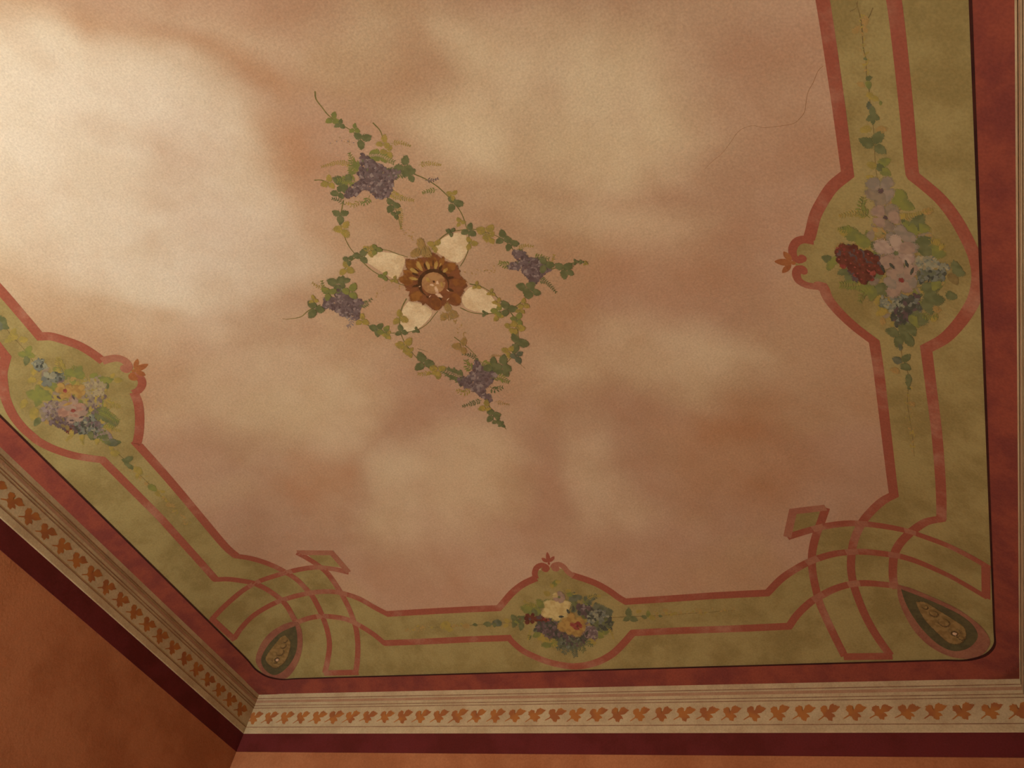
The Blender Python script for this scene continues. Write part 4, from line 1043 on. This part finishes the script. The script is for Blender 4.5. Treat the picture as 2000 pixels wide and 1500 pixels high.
# ---- bouquet on the left
c8 = crop(60, 640, 6.25)
bl = thing('flower_bouquet', 'slanting bouquet of pink and yellow roses with blue florets in the left medallion', 'painted bouquet', hit([(140, 780)])[0], GB)
stems(bl, cLM, [[(-60, 330), (20, 420), (110, 530), (200, 630), (300, 760)]], w=.0030, m='stem_dark')
stems(bl, cLB, [[(1000, 70), (1120, 200), (1240, 310), (1360, 430), (1490, 560), (1580, 650), (1700, 760)]], w=.0030, m='stem_dark')
z = Layer(.0036, .00008)
leaves(bl, cLM, [(20, 400, 60, 120), (10, 440, 110, 100, 'leaf_blue'), (50, 450, 20, 70), (110, 540, 150, 110, 'leaf_olive'), (210, 560, 0, 90, 'leaf_olive'), (120, 490, -60, 80, 'leaf_olive'), (70, 570, 160, 70, 'leaf_olive'), (200, 690, 180, 90, 'leaf_green'), (255, 650, -60, 90, 'leaf_green'), (270, 700, 20, 90, 'leaf_green'), (235, 750, 100, 90, 'leaf_dark'), (300, 840, 100, 90, 'leaf_olive'), (700, 830, -60, 100, 'leaf_green'), (650, 860, 200, 100, 'leaf_green'), (700, 880, 40, 100, 'leaf_green'), (610, 850, 190, 100, 'leaf_green'), (910, 915, 200, 100, 'leaf_green'), (960, 920, -20, 100, 'leaf_green'), (950, 970, 80, 60, 'leaf_dark'), (1000, 880, -60, 60, 'leaf_olive'), (1050, 920, 0, 80, 'leaf_olive'),
                 (300, 1050, 200, 150, 'leaf_green'), (350, 1020, -110, 130, 'leaf_green'), (400, 1060, 30, 150, 'leaf_green'), (340, 1100, 110, 120, 'leaf_green'), (300, 1220, 100, 130, 'leaf_olive'), (330, 1290, 120, 90, 'leaf_dark'), (210, 1130, 120, 100, 'leaf_olive'), (280, 920, 160, 90, 'leaf_olive')], z)
leaves(bl, cLB, [(890, 45, 10, 75), (1110, 125, 20, 110, 'leaf_blue'), (1060, 95, 30, 100, 'leaf_blue'), (1150, 120, 0, 70), (1120, 225, 190, 100, 'leaf_olive'), (1090, 180, 60, 70, 'leaf_olive'), (1220, 295, 200, 70), (1260, 280, -30, 90), (1240, 330, 60, 70), (1275, 360, 40, 70), (1350, 395, 45, 110, 'leaf_olive'), (1340, 450, 100, 60, 'leaf_olive'), (1490, 565, 40, 100, 'leaf_green'), (1540, 625, 50, 70, 'leaf_olive'), (1590, 600, 0, 50, 'leaf_olive'), (1430, 520, 20, 40, 'leaf_faint'), (1650, 730, 20, 70, 'leaf_faint'), (1600, 660, 0, 40, 'leaf_faint'), (950, 110, 100, 70, 'leaf_olive'), (700, 30, 90, 80, 'leaf_olive'), (800, 70, 100, 80, 'leaf_olive')], z)
for pts, w_, m in (([(420, 560), (360, 480), (340, 380)], 22, 'leaf_olive'), ([(880, 880), (960, 930), (1080, 960)], 16, 'leaf_olive'), ([(760, 1010), (900, 1070), (1050, 1170)], 24, 'leaf_dark'), ([(820, 1000), (920, 1040), (1060, 1130)], 18, 'leaf_green'), ([(500, 1260), (480, 1320), (440, 1370)], 9, 'leaf_olive'), ([(860, 1230), (960, 1220), (1080, 1260)], 12, 'leaf_olive'), ([(620, 1300), (620, 1350), (640, 1420)], 9, 'leaf_olive'), ([(430, 600), (480, 560), (530, 480)], 14, 'leaf_green')):
    fern('fern', bl, c8(pts), w_ * .85, m, z(), gap=3.4, seed=int(pts[0][0]))
dabs('foliage_wash', bl, c8([(60, 420), (300, 500), (600, 470), (880, 640), (900, 860), (1000, 1100), (960, 1380), (760, 1340), (420, 1240), (130, 1130), (110, 860), (60, 640)]), 170, 8.5, ['leaf_olive', 'leaf_faint', 'leaf_green', 'mauve', 'purple'], .0024, 92, [3, 2, 2, 2, 1.5])
z = Layer(.0054, .00015)
for p, n, r_, ms, sd, wt in (
        ([(30, 420), (120, 380), (190, 470), (120, 520), (50, 500)], 30, 3.2, ['blue', 'blue_light', 'blue_dark'], 71, [3, 2, 1]),
        ([(270, 540), (400, 560), (420, 620), (290, 660), (230, 600)], 34, 3.2, ['blue', 'blue_dark', 'leaf_blue'], 72, [3, 2, 1]),
        ([(640, 650), (800, 620), (920, 720), (900, 820), (760, 860), (660, 780)], 90, 3.2, ['grey_floret', 'mauve', 'leaf_olive'], 73, [5, 2, 1]),
        ([(120, 1000), (240, 890), (380, 920), (400, 1060), (300, 1120), (150, 1130)], 80, 3.4, ['mauve', 'purple_light', 'purple'], 74, [3, 2, 2]),
        ([(230, 1080), (400, 1080), (500, 1140), (480, 1240), (330, 1190), (240, 1150)], 60, 3.8, ['purple', 'purple_dark', 'stem_dark'], 75, [3, 3, 1]),
        ([(370, 1220), (560, 1170), (620, 1250), (480, 1290)], 40, 3.6, ['berry', 'purple_dark', 'purple_dark'], 76, None),
        ([(520, 1160), (740, 1080), (880, 1200), (800, 1300), (600, 1290)], 110, 3.6, ['blue', 'purple', 'blue_dark', 'blue_light'], 77, [3, 2, 2, .5]),
        ([(680, 820), (860, 840), (860, 980), (700, 1000)], 60, 3.4, ['mauve', 'leaf_olive', 'purple'], 78, [3, 2, 1]),
        ([(760, 1240), (900, 1250), (1010, 1330), (960, 1370), (780, 1350)], 50, 3.4, ['mauve', 'purple_light', 'leaf_dark'], 79, [3, 2, 1])):
    DB(bl, c8(p), n, r_ * .9, ms, z(), sd, wt)
flower(bl, c8, 215, 625, 95, 6, 'blue_light', 'blue_dark', z, 10, alt='blue', rc=.16, sq=.9)
flower(bl, c8, 420, 770, 110, 6, 'yellow_rose', 'rose_red', z, 0, rc=.34, alt='yellow_rose', sq=.85); flower(bl, c8, 585, 770, 90, 5, 'yellow_rose', 'yellow_rose', z, 20, rc=.3)
flower(bl, c8, 520, 1010, 165, 7, 'pink_rose', 'rose_red', z, 10, alt='mauve_pink', rc=.24, sq=.78, label='full pink rose with a crimson heart')
for x, y, a, l, w_, m in ((450, 930, -20, 24, 8, 'yellow_rose'), (560, 950, 10, 22, 7, 'pink_rose'), (490, 860, -80, 26, 4, 'pink_rose'), (530, 1070, 10, 24, 10, 'pink_rose'), (650, 970, 30, 16, 8, 'mauve_pink')):
    stroke('petal', bl, 'petal', m, c8([(x, y)])[0], a, l, w_, z())
for x, y, a in ((340, 850, 40), (520, 850, 60), (620, 1090, -20), (690, 990, -60), (500, 1130, 0)): stroke('dark_notch', bl, 'blade', 'purple_dark', c8([(x, y)])[0], a, 13, 5, z())
sprigs('faint_sprig', bl, cLB, [(1300, 380), (1490, 560), (1700, 760), (1850, 920)], 60, 3, ['leaf_faint', 'leaf_olive'], .0030, 7, 14)
leaves(bl, c8, [(735, 1315, 90, 110), (1000, 1400, 5, 140, 'leaf_blue'), (910, 1340, 30, 100), (940, 1400, 20, 90, 'leaf_dark')], z)
print('objects', len(bpy.data.objects))
